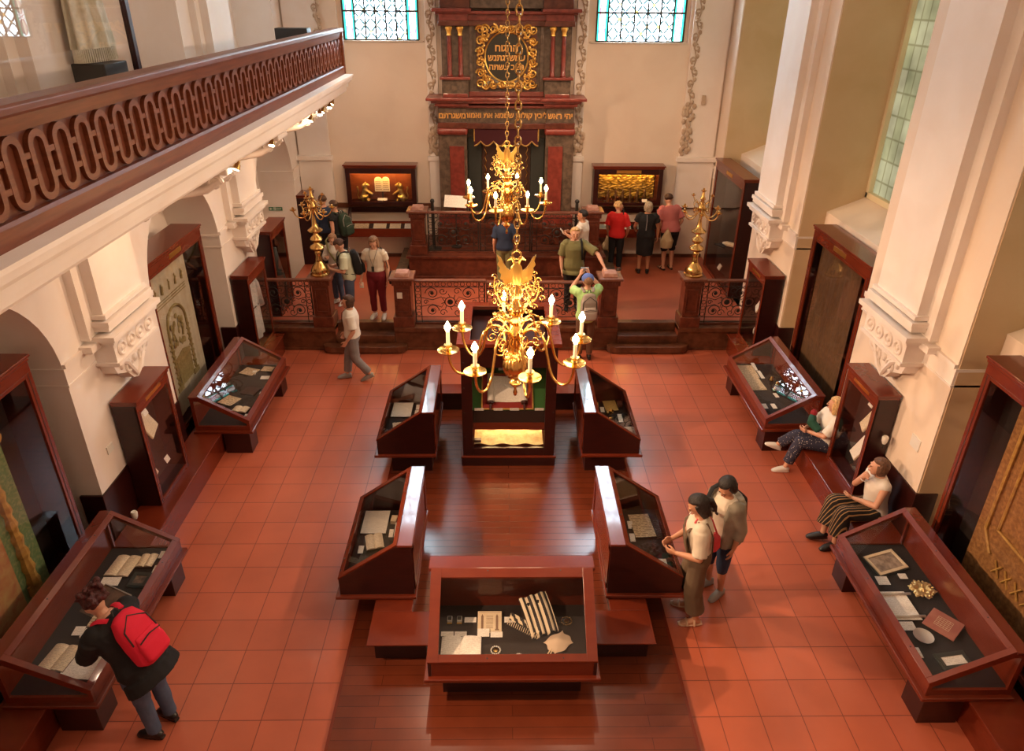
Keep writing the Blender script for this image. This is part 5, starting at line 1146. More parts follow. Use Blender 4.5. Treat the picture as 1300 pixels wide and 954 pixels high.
# ------------------------------------------------------------------ PEOPLE
V=Vector
tx=bpy.data.textures.new('folds','CLOUDS'); tx.noise_scale=.16
def remesh(o,vs,sm=3,fold=0):
    m=o.modifiers.new('skin','REMESH'); m.mode='VOXEL'; m.voxel_size=vs; m.use_smooth_shade=True
    s=o.modifiers.new('smooth','SMOOTH'); s.factor=.5; s.iterations=sm
    if fold: d=o.modifiers.new('folds','DISPLACE'); d.texture=tx; d.strength=fold; d.mid_level=.5; d.texture_coords='LOCAL'
    return o
def hand(mb,wr,d,n,s,side,curl=.5):
    """wr wrist, d pointing direction, n palm normal, side thumb direction sign"""
    d=V(d).normalized(); n=V(n); n=(n-d*n.dot(d)).normalized(); t=d.cross(n)*side
    P=lambda a,b,c: V(wr)+d*(a*s)+t*(b*s)+n*(c*s)
    mb.loft([P(-.01,0,0),P(.02,0,0),P(.06,0,0),P(.095,0,.003)],[(.024*s,.018*s),(.032*s,.018*s),(.040*s,.016*s),(.036*s,.013*s)],t,10)
    for i,(b,l) in enumerate(((.029,.070),(.010,.078),(-.010,.074),(-.028,.060))):
        c=curl*(1+.08*i); a0=.09
        p0=P(a0-.02,b,0); p1=P(a0+l*.40*cos(c*.4),b*1.08,l*.40*sin(c*.4)); 
        a2=a0+l*.40*cos(c*.4)+l*.33*cos(c*1.2); z2=l*.40*sin(c*.4)+l*.33*sin(c*1.2); p2=P(a2,b*1.1,z2)
        p3=P(a2+l*.27*cos(c*1.9),b*1.1,z2+l*.27*sin(c*1.9)); mb.tube([p0,p1,p2,p3],[.0095*s,.009*s,.008*s,.0068*s],7)
    mb.tube([P(.015,.022,.004),P(.045,.050,.012),P(.072,.058,.022),P(.092,.052,.03)],[.013*s,.0115*s,.010*s,.0075*s],7)
def person(name_label,loc,rz,H=1.65,lean=0,twist=0,J={},dz=0,skin=SKIN,top=None,bottom=None,shoe=None,hair=None,pitch=0,yaw=0,roll=0,girth=1,curl=.5,palms={},group=None,sandal=False,footdir={}):
    s=H/1.68; r=thing('person',name_label,'person',loc,rz)
    r.rotation_euler=(0,0,rz)
    pel=V((0,0,.93+dz))
    R=Matrix.Rotation(-lean,3,'X')
    def up(x,y,z):
        p=V((x,y,z+dz))-pel; f=min(1,max(0,(p.z)/.35)); Rt=Matrix.Rotation(-lean*f if p.z<.35 else -lean,3,'X'); return pel+R@(Matrix.Rotation(twist*f,3,'Z')@p)
    g=girth
    D=dict(neck=up(0,-.01,1.44),head=up(0,.025,1.585),shR=up(.165*g,-.0,1.375),shL=up(-.165*g,0,1.375),elR=up(.225*g,-.03,1.10),elL=up(-.225*g,-.03,1.10),wrR=up(.235*g,.06,.87),wrL=up(-.235*g,.06,.87),
        hipR=V((.085*g,0,.90+dz)),hipL=V((-.085*g,0,.90+dz)),knR=V((.095,.02,.49)),knL=V((-.095,.02,.49)),anR=V((.10,-.02,.085)),anL=V((-.10,-.02,.085)))
    for k,v in J.items(): D[k]=V(v)
    side=R@(Matrix.Rotation(twist,3,'Z')@V((1,0,0)))
    def trunk(mb,e=0,z0=.80,z1=1.47,neck=True,ez=1.0):
        rings=[(.80,.11,.085),(.86,.155,.11),(.93,.172,.122),(1.02,.152,.112),(1.10,.140,.105),(1.20,.150,.115),(1.29,.165,.122),(1.36,.178,.10),(1.41,.145,.075),(1.45,.075,.06),(1.47,.055,.052)]
        P=[];Q=[]
        for z,a,b in rings:
            if z<z0-.001 or z>z1+.001: continue
            P.append(up(0,-.005,z)*s); Q.append(((a*g+e)*s,(b*g+e)*s))
        mb.loft(P,Q,side,18)
    def limb(mb,pts,rad,e=0): mb.loft([V(p)*s for p in pts],[(q+e)*s for q in rad],(1,.1,.05),12)
    def lerp(a,b,t): return a+(b-a)*t
    mb=MB(); trunk(mb)
    for S in 'RL':
        sh,el,wr=D['sh'+S],D['el'+S],D['wr'+S]
        limb(mb,[lerp(sh,D['neck'],.35),sh,lerp(sh,el,.3),lerp(sh,el,.7),el],[.055,.058,.048,.042,.037]); limb(mb,[el,lerp(el,wr,.3),lerp(el,wr,.7),wr],[.038,.040,.031,.024])
        mb.sph(el*s,.039*s,10,8)
        hp,kn,an=D['hip'+S],D['kn'+S],D['an'+S]
        limb(mb,[hp+V((0,0,.03)),lerp(hp,kn,.25),lerp(hp,kn,.7),kn],[.085*g,.082*g,.062,.055]); limb(mb,[kn,lerp(kn,an,.3),lerp(kn,an,.7),an],[.054,.056,.042,.034]); mb.sph(kn*s,.055*s,10,8); mb.sph(hp*s,.088*g*s,12,8)
        fd=V(footdir.get(S,(.15 if S=='R' else -.15,1,0))).normalized()
        mb.loft([(an+fd*-.05+V((0,0,-.045)))*s,(an+fd*0+V((0,0,-.03)))*s,(an+fd*.06+V((0,0,-.045)))*s,(an+fd*.13+V((0,0,-.06)))*s,(an+fd*.17+V((0,0,-.065)))*s],[(.028*s,.03*s),(.034*s,.045*s),(.037*s,.033*s),(.042*s,.021*s),(.03*s,.014*s)],fd.cross(V((0,0,1))),10)
        pn=palms.get(S, (-1 if S=='R' else 1,.3,0)); d=(wr-el); hand(mb,wr*s,palms.get('d'+S,d),pn,s,1 if S=='R' else -1,curl)
    hc=D['head']; HM=Matrix.Rotation(twist*.6+yaw,3,'Z')@Matrix.Rotation(-(lean*.5+pitch),3,'X')@Matrix.Rotation(roll,3,'Y')
    mb.loft([D['neck']*s+V((0,0,-.03)),lerp(D['neck'],hc,.5)*s,(hc+HM@V((0,-.015,-.03)))*s],[.056*s,.050*s,.055*s],side,12)
    hp_=lambda x,y,z:(hc+HM@V((x,y,z)))*s
    mb.sph(hc*s,(.075*s,.092*s,.098*s),18,14,HM); mb.sph(hp_(0,-.02,.035),(.077*s,.085*s,.08*s),18,12,HM)
    mb.loft([hp_(0,.01,-.03),hp_(0,.028,-.065),hp_(0,.045,-.10),hp_(0,.05,-.118)],[(.062*s,.062*s),(.054*s,.052*s),(.036*s,.032*s),(.02*s,.02*s)],HM@V((1,0,0)),14)
    mb.loft([hp_(0,.088,.018),hp_(0,.099,-.01),hp_(0,.108,-.028),hp_(0,.094,-.04)],[(.007*s,.008*s),(.010*s,.010*s),(.016*s,.011*s),(.010*s,.006*s)],HM@V((1,0,0)),8)
    for q in (-1,1):
        mb.sph(hp_(q*.078,-.005,-.005),(.012*s,.02*s,.032*s),8,8,HM); mb.sph(hp_(q*.030,.082,.022),(.022*s,.012*s,.008*s),8,6,HM)
    mb.sph(hp_(0,.086,-.068),(.026*s,.013*s,.012*s),10,6,HM)
    body=remesh(mb.build('body',skin,r),.0062,2)
    for q in (-1,1): MB().sph(hp_(q*.030,.089,.008),(.013*s,.007*s,.006*s),10,6,HM).build('eye',EYE,r,smooth=True)
    MB().sph(hp_(0,.097,-.066),(.021*s,.006*s,.007*s),10,6,HM).build('mouth',LIP,r,smooth=True)
    # clothes
    if top:
        m,sl,hem=top[:3]; e=.02 if len(top)<4 else top[3]
        mb=MB()
        zz=max(.80,hem); trunk(mb,e,zz,1.45)
        if hem<.80: mb.loft([up(0,0,hem)*s,up(0,0,.84)*s],[((.19*g+e)*s,(.14*g+e)*s),((.17*g+e)*s,(.125*g+e)*s)],side,18)
        for S in 'RL':
            sh,el,wr=D['sh'+S],D['el'+S],D['wr'+S]
            mb.sph(lerp(sh,D['neck'],.12)*s,(.062+e*.8)*s,12,8)
            if sl>0:
                t=min(1,sl*2) if sl<=.5 else 1; fl=.012 if sl<=.6 else 0
                limb(mb,[sh,lerp(sh,el,.5*t),lerp(sh,el,t)],[.060,.053,.047+fl],e)
                if sl>.5: limb(mb,[el,lerp(el,wr,.5),lerp(el,wr,(sl-.5)*1.9)],[.042,.04,.034],e*.9); mb.sph(el*s,(.044+e)*s,10,8)
        remesh(mb.build('top',m,r),.011,3,.018)
    if bottom:
        k,m,ln=bottom[:3]; mb=MB(); e=.016
        if k!='skirt':
            fl=bottom[3] if len(bottom)>3 else 0
            trunk(mb,e,.80,1.02)
            for S in 'RL':
                hp,kn,an=D['hip'+S],D['kn'+S],D['an'+S]; mb.sph(hp*s,(.088*g+e)*s,12,8); mb.sph(kn*s,(.058+e*.8+fl*.6)*s,10,8)
                t1=min(1,ln*2); limb(mb,[hp+V((0,0,.03)),lerp(hp,kn,.3*t1),lerp(hp,kn,.75*t1),lerp(hp,kn,t1)],[.088*g,.086*g,.068+fl*.5,.060+fl*.7],e)
                if ln>.5: t2=(ln-.5)*2; limb(mb,[kn,lerp(kn,an,.35*t2),lerp(kn,an,.8*t2),lerp(kn,an,t2)],[.058+fl*.7,.058+fl*.8,.050+fl,.050+fl*1.1],e*.8)
        else:
            z1=ln; mb.loft([up(0,0,1.04)*s,up(0,0,.93)*s,V((0,0,(.93+z1)/2))*s,V((0,.0,z1))*s],[(.155*g*s,.12*g*s),(.19*g*s,.14*g*s),(.19*g*s,.15*g*s),((.19 if len(bottom)<4 else bottom[3])*s,.16*s)],side,20)
        remesh(mb.build('trousers' if k=='trousers' else ('shorts' if k=='shorts' else 'skirt'),m,r),.011,3,.014)
    if shoe:
        for S in 'RL':
            an=D['an'+S]; fd=V(footdir.get(S,(.15 if S=='R' else -.15,1,0))).normalized(); sd=fd.cross(V((0,0,1)))
            mb=MB()
            mb.loft([(an+fd*-.075+V((0,0,-.068)))*s,(an+fd*-.02+V((0,0,-.07)))*s,(an+fd*.08+V((0,0,-.07)))*s,(an+fd*.16+V((0,0,-.07)))*s,(an+fd*.195+V((0,0,-.07)))*s],[(.028*s,.014*s),(.04*s,.015*s),(.046*s,.015*s),(.045*s,.014*s),(.025*s,.012*s)],sd,12)
            if sandal:
                for a in (.02,.10): mb.tube([(an+fd*a+sd*.05+V((0,0,-.065)))*s,(an+fd*a+sd*.03+V((0,0,-.005-.25*a)))*s,(an+fd*a-sd*.03+V((0,0,-.005-.25*a)))*s,(an+fd*a-sd*.05+V((0,0,-.065)))*s],.012*s,6)
                mb.build('sandal',shoe,r,smooth=60)
            else:
                mb.loft([(an+fd*-.062+V((0,0,-.04)))*s,(an+fd*-.02+V((0,0,-.02)))*s,(an+fd*.05+V((0,0,-.03)))*s,(an+fd*.13+V((0,0,-.047)))*s,(an+fd*.182+V((0,0,-.058)))*s],[(.03*s,.035*s),(.043*s,.052*s),(.046*s,.042*s),(.046*s,.026*s),(.025*s,.014*s)],sd,12)
                remesh(mb.build('shoe',shoe,r),.009,2)
    if hair:
        st,m=hair; mb=MB(); n,mm=22,16; vs=[]
        def hs(c,rad,cut=True,drop=0):
            a0=len(mb.v); mb.sph((0,0,0),rad,22,16)
            out=[]
            for v in mb.v[a0:]:
                x,y,z=v; f=1.0
                if cut:
                    ny=y/rad[1]; nz=z/rad[2]
                    if ny>.15 and nz<.42: f=.72
                    elif nz<-.25-drop: f=.8
                out.append(tuple((hc+HM@(V(c)+V((x*f,y*f,z*f))))*s))
            mb.v[a0:]=out
        hs((0,-.020,.028),(.098,.114,.110))
        if st in('bob','long','pony'): 
            for q in (-1,1): mb.loft([hp_(q*.070,-.02,.05),hp_(q*.082,-.025,-.02),hp_(q*.075,-.03,-.085 if st=='bob' else -.13)],[(.024*s,.05*s),(.024*s,.055*s),(.016*s,.04*s)],HM@V((1,0,0)),10)
            mb.loft([hp_(0,-.07,.05),hp_(0,-.085,-.03),hp_(0,-.075,-.10 if st=='bob' else -.16)],[(.075*s,.04*s),(.08*s,.035*s),(.06*s,.022*s)],HM@V((1,0,0)),12)
        if st=='bun': mb.sph(hp_(0,-.07,.12),(.05*s,.05*s,.045*s),12,8)
        if st=='pony': mb.tube([hp_(0,-.11,.04),hp_(0,-.15,.0),hp_(0,-.15,-.10),hp_(0,-.13,-.18)],[.025*s,.032*s,.028*s,.012*s],8)
        if st=='messy':
            rn=random.Random(4)
            for i in range(60): mb.sph(hp_(rn.uniform(-.09,.09),rn.uniform(-.15,.02),rn.uniform(-.02,.15)),rn.uniform(.015,.034)*s,7,5)
        if st=='cap':
            pass
        remesh(mb.build('hair',m,r),.0085,1,.014)
    r['_']=0; del r['_']
    X=Matrix.Translation(V(loc))@Matrix.Rotation(rz,4,'Z')
    U=X@Matrix.Translation(pel*s)@R.to_4x4()@Matrix.Rotation(twist,4,'Z')@Matrix.Translation(-pel*s)@Matrix.Scale(s,4)@Matrix.Translation((0,0,dz))
    return dict(root=r,X=X,U=U,D=D,s=s,HM=HM,hc=hc)
def backpack(P,label,m1,m2,m3,size=1.0,name='backpack'):
    t=emp(name,label,'backpack',P['U']); t.scale=(P['s'],)*3; y=-.12
    mb=MB(); mb.loft([(0,y-.08,.92),(0,y-.09,.96),(0,y-.10,1.10),(0,y-.095,1.28),(0,y-.07,1.40),(0,y-.06,1.43)],[(.10,.05),(.15,.095),(.155,.10),(.15,.09),(.11,.06),(.05,.03)],(1,0,0),20,ex=3.2)
    remesh(mb.build('pack_body',m1,t),.012,2,.01)
    mb=MB(); mb.loft([(0,y-.18,.95),(0,y-.19,.98),(0,y-.20,1.10),(0,y-.185,1.20)],[(.10,.03),(.125,.045),(.125,.04),(.10,.02)],(1,0,0),16,ex=3.2); remesh(mb.build('front_pocket',m2,t),.011,2)
    mb=MB(); mb.tube([(-.13,y-.175,1.16),(-.12,y-.17,1.30),(0,y-.14,1.39),(.12,y-.17,1.30),(.13,y-.175,1.16)],.007,6); mb.tube([(-.11,y-.235,1.15),(0,y-.24,1.17),(.11,y-.235,1.15)],.006,5); mb.build('zip',m3,t)
    for q in (-1,1):
        pts=[(q*.075,y+.0,1.43),(q*.10,-.05,1.465),(q*.115,.02,1.465),(q*.12,.105,1.40),(q*.125,.155,1.28),(q*.14,.14,1.15),(q*.165,.04,1.03),(q*.15,y,.98)]
        MB().loft(pts,[(.028,.010)]*6+[(.012,.006)]*2,(1,0,0),8).build('strap',m1 if m3 is IRON else m2,t,smooth=60)
    MB().tube([(-.03,y-.03,1.43),(-.02,y-.03,1.48),(.02,y-.03,1.48),(.03,y-.03,1.43)],.008,6).build('grab_handle',m3,t)
    return t
def held(P,mb,name,m,label,cat,key,off=(0,0,0),rz=0,rx=0,**k):
    p=P['X']@(P['D'][key]*P['s']+V(off)*P['s']); rot=P['root'].rotation_euler.z
    return single(mb,name,m,Matrix.Translation(p)@Matrix.Rotation(rot+rz,4,'Z')@Matrix.Rotation(rx,4,'X'),label,cat,**k)
BLK=cl('black_cotton',(.008,.008,.01)); WHC=cl('white_cotton',(.78,.74,.68)); CREAMC=cl('cream_cotton',(.70,.62,.50)); REDC=cl('red_cotton',(.70,.02,.02))
BURG=cl('burgundy_cotton',(.17,.008,.015)); GREY=cl('grey_cotton',(.20,.19,.20),.85,(.26,.25,.26)); OLIVE=cl('olive_cotton',(.20,.19,.08)); LIME=cl('lime_shirt',(.45,.75,.30)); NAVY=cl('navy_cotton',(.02,.035,.08)); JEAN=cl('denim',(.06,.09,.16),.85,(.09,.12,.2))
BROWN=cl('brown_linen',(.13,.085,.05)); PINKC=cl('dusty_pink',(.55,.16,.15)); KHAKI=cl('khaki',(.45,.34,.20)); GREYJ=cl('grey_cardigan',(.25,.22,.17),.9,(.35,.31,.24)); DKPACK=cl('dark_green_pack',(.015,.035,.02)); GPACK=cl('grey_pack',(.32,.27,.24)); GPACK2=cl('light_pack',(.50,.44,.40)); PPINK=cl('pink_bag',(.75,.08,.10)); REDP=cl('red_pack',(.75,.015,.05))
def hairm(n,c): return mat(n,c,.5,col2=tuple(x*2.2 for x in c),nscale=60,stretch=(1,1,.25),bump=.9,bscale=110)
HBL=hairm('hair_black',(.010,.007,.006)); HBR=hairm('hair_brown',(.045,.02,.012)); HRD=hairm('hair_dark_red',(.035,.004,.004)); HBD=hairm('hair_blond',(.42,.27,.12)); HGR=hairm('hair_grey_blond',(.30,.24,.17)); HLB=hairm('hair_light_brown',(.16,.085,.045))
WSH=mat('white_shoe',(.75,.72,.68),.5); BSH=mat('black_shoe',(.015,.012,.012),.35); GSH=mat('grey_shoe',(.3,.28,.27),.6); TSH=mat('tan_sandal',(.60,.38,.25),.5)
def ptr(name,base,dot,scale,thr,kind='noise'):
    m=mat(name,base,.85); N,L=nt(m); b=N['Principled BSDF']; tc=N.new('ShaderNodeTexCoord')
    n=N.new('ShaderNodeTexVoronoi' if kind!='wave' else 'ShaderNodeTexWave'); n.inputs['Scale'].default_value=scale; L.new(tc.outputs['Object'],n.inputs[0])
    g=N.new('ShaderNodeMath'); g.operation='LESS_THAN' if kind!='wave' else 'GREATER_THAN'; g.inputs[1].default_value=thr; L.new(n.outputs[0],g.inputs[0])
    x=N.new('ShaderNodeMix'); x.data_type='RGBA'; x.inputs['A'].default_value=(*base,1); x.inputs['B'].default_value=(*dot,1); L.new(g.outputs[0],x.inputs['Factor']); L.new(x.outputs['Result'],b.inputs['Base Color']); return m
SPECK=ptr('speckled_trousers',(.03,.03,.06),(.5,.42,.4),38,.22); STRIPE=ptr('striped_trousers',(.015,.012,.012),(.45,.27,.12),9,.86,'wave')
Zd=.485
# --- woman with red backpack, bending over the left case
P=person('woman in black with dark red hair bending over the left sloped case',(-3.30,-.86,0),math.radians(72),1.68,lean=.52,J=dict(elR=(.22,.30,1.0),elL=(-.20,.36,1.05),wrR=(.10,.50,.98),wrL=(-.06,.52,1.0)),top=(BLK,.5,.72,.035),bottom=('trousers',JEAN,.98),shoe=BSH,hair=('messy',HRD),pitch=.45,girth=1.24,curl=1.0,palms=dict(R=(-1,0,.3),L=(1,0,.3)))
backpack(P,'bright red backpack worn by the woman bending over the left case',REDP,REDP,IRON)
held(P,MB().box(-.05,.05,-.04,.04,-.012,.012),'folded_paper',PAPERW,'small white folded paper in the hands of the woman in black','paper','wrL',(.09,.09,-.0),.2,bevel=.004)
# --- two women by the near right central case
P=person('woman with black hair in cream top and brown overalls by the near right case',(1.99,.42,0),math.radians(82),1.66,lean=.10,J=dict(elL=(-.25,.04,1.08),wrL=(-.13,.26,1.03),elR=(.24,.06,1.08),wrR=(.10,.29,1.02),knR=(.12,.06,.49),anR=(.14,.0,.085),anL=(-.10,-.06,.085)),top=(CREAMC,.45,.95,.022),bottom=('trousers',BROWN,.84,.045),shoe=TSH,sandal=True,hair=('pony',HBL),pitch=.45,yaw=.1,curl=.9,skin=SKIN2)
mb=MB()
for q in (-1,1): mb.loft([(q*.10,-.125,1.05),(q*.11,-.13,1.25),(q*.105,-.07,1.425),(q*.10,.02,1.44),(q*.10,.135,1.32),(q*.09,.15,1.18)],[(.022,.008)]*6,(1,0,0),8)
mb.loft([(0,.115,1.0),(0,.145,1.12),(0,.155,1.24)],[(.155,.025),(.14,.02),(.11,.012)],(1,0,0),14)
o=mb.build('overall_straps',BROWN,P['root'],smooth=60); o.matrix_parent_inverse=Matrix(); o.matrix_local=P['X'].inverted()@P['U']
t=emp('shoulder_bag','pinkish red shoulder bag hanging at the hip of the woman in brown overalls','bag',P['U'])
remesh(MB().loft([(.24,-.13,.74),(.25,-.13,.80),(.25,-.13,.92),(.24,-.12,.99)],[(.03,.09),(.05,.13),(.05,.13),(.02,.10)],(1,0,0),14,ex=3).build('bag_body',PPINK,t),.012,2,.012)
MB().tube([(.24,-.22,.98),(.20,-.16,1.2),(.05,-.05,1.46),(-.1,.06,1.42)],.010,6).build('bag_strap',PPINK,t)
P=person('woman in grey cardigan and sunglasses on her collar, standing behind the one in brown',(2.36,.80,0),math.radians(118),1.62,lean=.06,J=dict(knR=(.10,.04,.49),elR=(.25,-.02,1.08),wrR=(.26,.05,.86)),top=(CREAMC,.0,.88,.02),bottom=('trousers',NAVY,.62),shoe=GSH,hair=('bob',HBL),pitch=.65,yaw=.1,skin=SKIN2)
mb=MB()
for S in 'RL':
    D=P['D']; sh,el,wr=D['sh'+S],D['el'+S],D['wr'+S]; mb.loft([sh*P['s'],((sh+el)/2)*P['s'],el*P['s'],((el+wr)/2)*P['s']],[.085,.078,.07,.064],(1,.1,0),12); mb.sph(sh*P['s'],.09,12,8)
    q=1 if S=='R' else -1; mb.loft([(q*.12,-.02,.80),(q*.13,-.01,1.0),(q*.125,-.0,1.2),(q*.12,-.01,1.36)],[(.075,.16),(.07,.15),(.07,.155),(.06,.12)],(1,0,0),14)
mb.loft([(0,-.10,.80),(0,-.10,1.1),(0,-.09,1.38)],[(.15,.07),(.14,.06),(.13,.06)],(1,0,0),14)
remesh(mb.build('cardigan',GREYJ,P['root']),.012,2,.012)
mb=MB()
for q in (-1,1): mb.sph((q*.028,.165,1.25+.0*q),(.026,.008,.020),12,8)
mb.tube([(-.05,.16,1.26),(.05,.16,1.26)],.004,5)
single(mb,'sunglasses',EYE,P['U'],'dark sunglasses hooked on the collar of the woman in the grey cardigan','sunglasses',smooth=True)
t=emp('shoulder_pack','black backpack strap and small pack on the woman in the grey cardigan','backpack',P['U']); remesh(MB().loft([(.03,-.19,.95),(.03,-.21,1.05),(.03,-.20,1.3),(.03,-.17,1.36)],[(.10,.04),(.13,.06),(.12,.055),(.08,.03)],(1,0,0),14,ex=3).build('pack_body',BLK,t),.012,2); MB().loft([(.12,-.14,1.36),(.14,-.05,1.46),(.145,.08,1.44),(.15,.14,1.30),(.17,.10,1.1)],[(.03,.012)]*5,(1,0,0),8).build('strap',BLK,t,smooth=60)
# --- seated women on the right bench (facing the room, -X)
P=person('seated woman in white sleeveless top and striped black trousers, hand at her chin',(4.56,1.66,0),math.radians(95),1.64,lean=.12,dz=-.42,J=dict(hipR=(.09,.02,.49),hipL=(-.09,.02,.49),knR=(.16,.46,.52),knL=(-.06,.44,.50),anR=(.02,.60,.12),anL=(-.14,.52,.085),elR=(.20,.20,.76),wrR=(.03,.22,1.0),elL=(-.22,.16,.72),wrL=(.04,.30,.66)),top=(WHC,.0,.90,.022),bottom=('trousers',STRIPE,.86,.05),shoe=BSH,hair=('bob',hairm('hair_mid_brown',(.085,.04,.022))),yaw=-.45,pitch=-.08,curl=1.3,footdir=dict(R=(.3,1,-.1),L=(-.1,1,0)),palms=dict(R=(-.3,1,0)))
held(P,MB().tube([(.04*cos(a),.04*sin(a),0) for a in [2*PI*i/16 for i in range(16)]],.005,5,True),'bracelet',STEEL,'thin bracelet on the wrist of the seated woman in striped trousers','bracelet','wrR',(0,0,-.05))
P=person('seated woman in white shirt and speckled dark trousers, legs stretched out',(4.56,3.12,0),math.radians(86),1.60,lean=-.05,dz=-.42,J=dict(hipR=(.09,.02,.49),hipL=(-.09,.02,.49),knR=(.10,.42,.55),knL=(-.05,.40,.52),anR=(.22,.62,.28),anL=(-.10,.56,.085),elR=(.22,.12,.74),wrR=(.06,.30,.72),elL=(-.22,.14,.74),wrL=(-.02,.32,.70)),top=(WHC,.45,.86,.022),bottom=('trousers',SPECK,.90,.02),shoe=WSH,hair=('pony',HBD),yaw=-.6,pitch=.05,curl=1.0,footdir=dict(R=(.1,1,.35),L=(.0,1,0)))
t=emp('dark_bundle','green and red folded garment held in the lap of the farther seated woman','garment',P['X'])
remesh(MB().loft([(-.12,.18,.74),(0,.26,.80),(.13,.20,.84)],[.05,.07,.05],(0,0,1),12).build('green_cloth',cl('dark_green_cloth',(.01,.07,.045)),t),.012,2,.02); remesh(MB().sph((.13,.2,.88),(.06,.05,.06)).build('red_cloth',cl('dark_red_cloth',(.25,.01,.02)),t),.012,2,.02)
# --- left group at the steps
P=person('woman with short brown hair in white top and grey trousers walking past the left steps',(-2.70,5.80,0),math.radians(100),1.60,J=dict(knR=(.09,.10,.50),anR=(.09,.16,.09),knL=(-.09,-.02,.48),anL=(-.09,-.26,.14),elR=(.24,.0,1.10),wrR=(.22,.12,.90),elL=(-.24,-.04,1.1),wrL=(-.22,.10,.9)),top=(WHC,.42,.88,.026),bottom=('trousers',GREY,.93,.015),shoe=GSH,hair=('bob',HBR),girth=1.06,footdir=dict(R=(0,1,0),L=(0,1,-.35)))
single(MB().tube([(-.07,.02,1.45),(-.06,.135,1.34),(-.02,.15,1.12),(.0,.15,1.05)],.004,5),'lanyard',BLK,P['U'],'dark lanyard around the neck of the woman walking past the left steps','lanyard')
P=person('woman in cream top and burgundy trousers looking down at the top of the left steps',(-2.50,7.42,Zd),math.radians(172),1.63,J=dict(elR=(.25,.0,1.10),wrR=(.28,.08,.86)),top=(CREAMC,.25,.95,.022),bottom=('trousers',BURG,.92),shoe=WSH,hair=('long',HLB),pitch=.45,girth=1.05)
single(MB().tube([(-.08,.02,1.45),(-.06,.14,1.34),(0,.165,1.12),(.06,.14,1.34),(.08,.02,1.45)],.004,5).box(-.025,.025,.16,.175,1.02,1.12),'audio_guide',SLATE,P['U'],'dark audio guide on a neck cord of the woman in burgundy trousers','audio guide')
held(P,MB().box(-.04,.04,-.003,.003,-.07,.05),'leaflet',PAPERW,'white leaflet in the hand of the woman in burgundy trousers','leaflet','wrR',(.0,.03,-.12))
t=emp('handbag','dark shoulder bag at the side of the woman in burgundy trousers','bag',P['U']); remesh(MB().loft([(-.27,-.05,.72),(-.28,-.05,.82),(-.26,-.05,.95)],[(.03,.08),(.04,.10),(.02,.07)],(1,0,0),12,ex=3).build('bag_body',BLK,t),.012,2); MB().tube([(-.26,-.1,.95),(-.2,-.05,1.3),(-.13,0,1.45),(-.2,.05,1.3),(-.26,0,.95)],.008,5).build('bag_strap',BLK,t)
P=person('man in pale shirt and jeans shorts with a black backpack, looking at his phone',(-3.02,7.40,Zd),math.radians(105),1.60,lean=.16,J=dict(elR=(.24,.10,1.10),wrR=(.12,.32,1.12),elL=(-.24,.10,1.10),wrL=(-.08,.34,1.12)),top=(cl('pale_green_shirt',(.62,.66,.50)),.42,.86,.026),bottom=('shorts',JEAN,.62,.02),shoe=WSH,hair=('short',HBR),pitch=.65,curl=1.1)
backpack(P,'black backpack worn by the man in the pale shirt',BLK,BLK,GSH)
held(P,MB().box(-.035,.035,-.005,.005,-.06,.07),'mobile_phone',BLK,'phone in the hands of the man with the black backpack','phone','wrR',(-.1,.08,.02),0,-.8,bevel=.003)
P=person('child in white with a green strap behind the left candelabrum',(-3.42,8.10,Zd),math.radians(150),1.46,J=dict(elR=(.24,.06,1.12),wrR=(.05,.22,1.2),wrL=(-.1,.2,1.0)),top=(WHC,.6,.88,.03),bottom=('trousers',JEAN,.95),shoe=WSH,hair=('long',HLB),pitch=.35,yaw=.2)
single(MB().loft([(.13,-.05,1.42),(.10,.10,1.36),(-.02,.16,1.15),(-.15,.12,.95)],[(.02,.007)]*4,(1,0,0),8),'green_strap',OLIVE,P['U'],'green shoulder strap across the white shirt of the child','strap',smooth=60)
P=person('person in black with a dark green backpack near the left wall showcase',(-3.66,9.78,Zd),math.radians(60),1.66,lean=.15,J=dict(elR=(.24,.02,1.1),wrR=(.2,.15,.92)),top=(BLK,.15,.85,.028),bottom=('trousers',BLK,.95),shoe=BSH,hair=('short',HBR),pitch=.3)
backpack(P,'big dark green backpack worn by the person near the left wall showcase',DKPACK,DKPACK,GSH)
P=person('person in dark clothes mostly hidden behind the one with the green backpack',(-4.08,10.22,Zd),math.radians(30),1.66,top=(NAVY,.5,.85),bottom=('trousers',BLK,.95),shoe=BSH,hair=('bun',HBR),pitch=.3)
# --- centre group
P=person('blond woman in olive green top resting one hand on the marble post',(1.32,7.86,Zd),math.radians(180),1.68,J=dict(elL=(-.44,.22,1.24),wrL=(-.53,.60,1.10),elR=(.25,-.02,1.10),wrR=(.24,.10,.88)),top=(OLIVE,.42,.78,.032),bottom=('trousers',BLK,.95),shoe=BSH,hair=('short',HBD),pitch=-.05,girth=1.1,curl=.25,palms=dict(L=(0,.1,-1),dL=(-.05,1,-.15)))
single(MB().loft([(-.12,-.12,1.36),(-.13,-.04,1.47),(-.13,.08,1.44),(-.135,.155,1.28),(-.16,.1,1.08)],[(.018,.008)]*5,(1,0,0),8),'bag_strap',BLK,P['U'],'black strap on the shoulder of the woman in the olive top','strap',smooth=60)
P=person('boy in lime shirt and blue cap raising his arms to photograph, seen from behind',(1.46,6.60,0),math.radians(5),1.66,J=dict(elR=(.26,.16,1.42),wrR=(.08,.30,1.62),elL=(-.27,.16,1.40),wrL=(-.08,.32,1.60)),top=(LIME,.42,.80,.032),bottom=('trousers',cl('tan_brown_cotton',(.14,.07,.04)),.95),shoe=BSH,hair=('short',HLB),pitch=-.15,curl=1.2,palms=dict(R=(-1,.5,0),L=(1,.5,0),dR=(-.2,.2,1),dL=(.2,.2,1)))
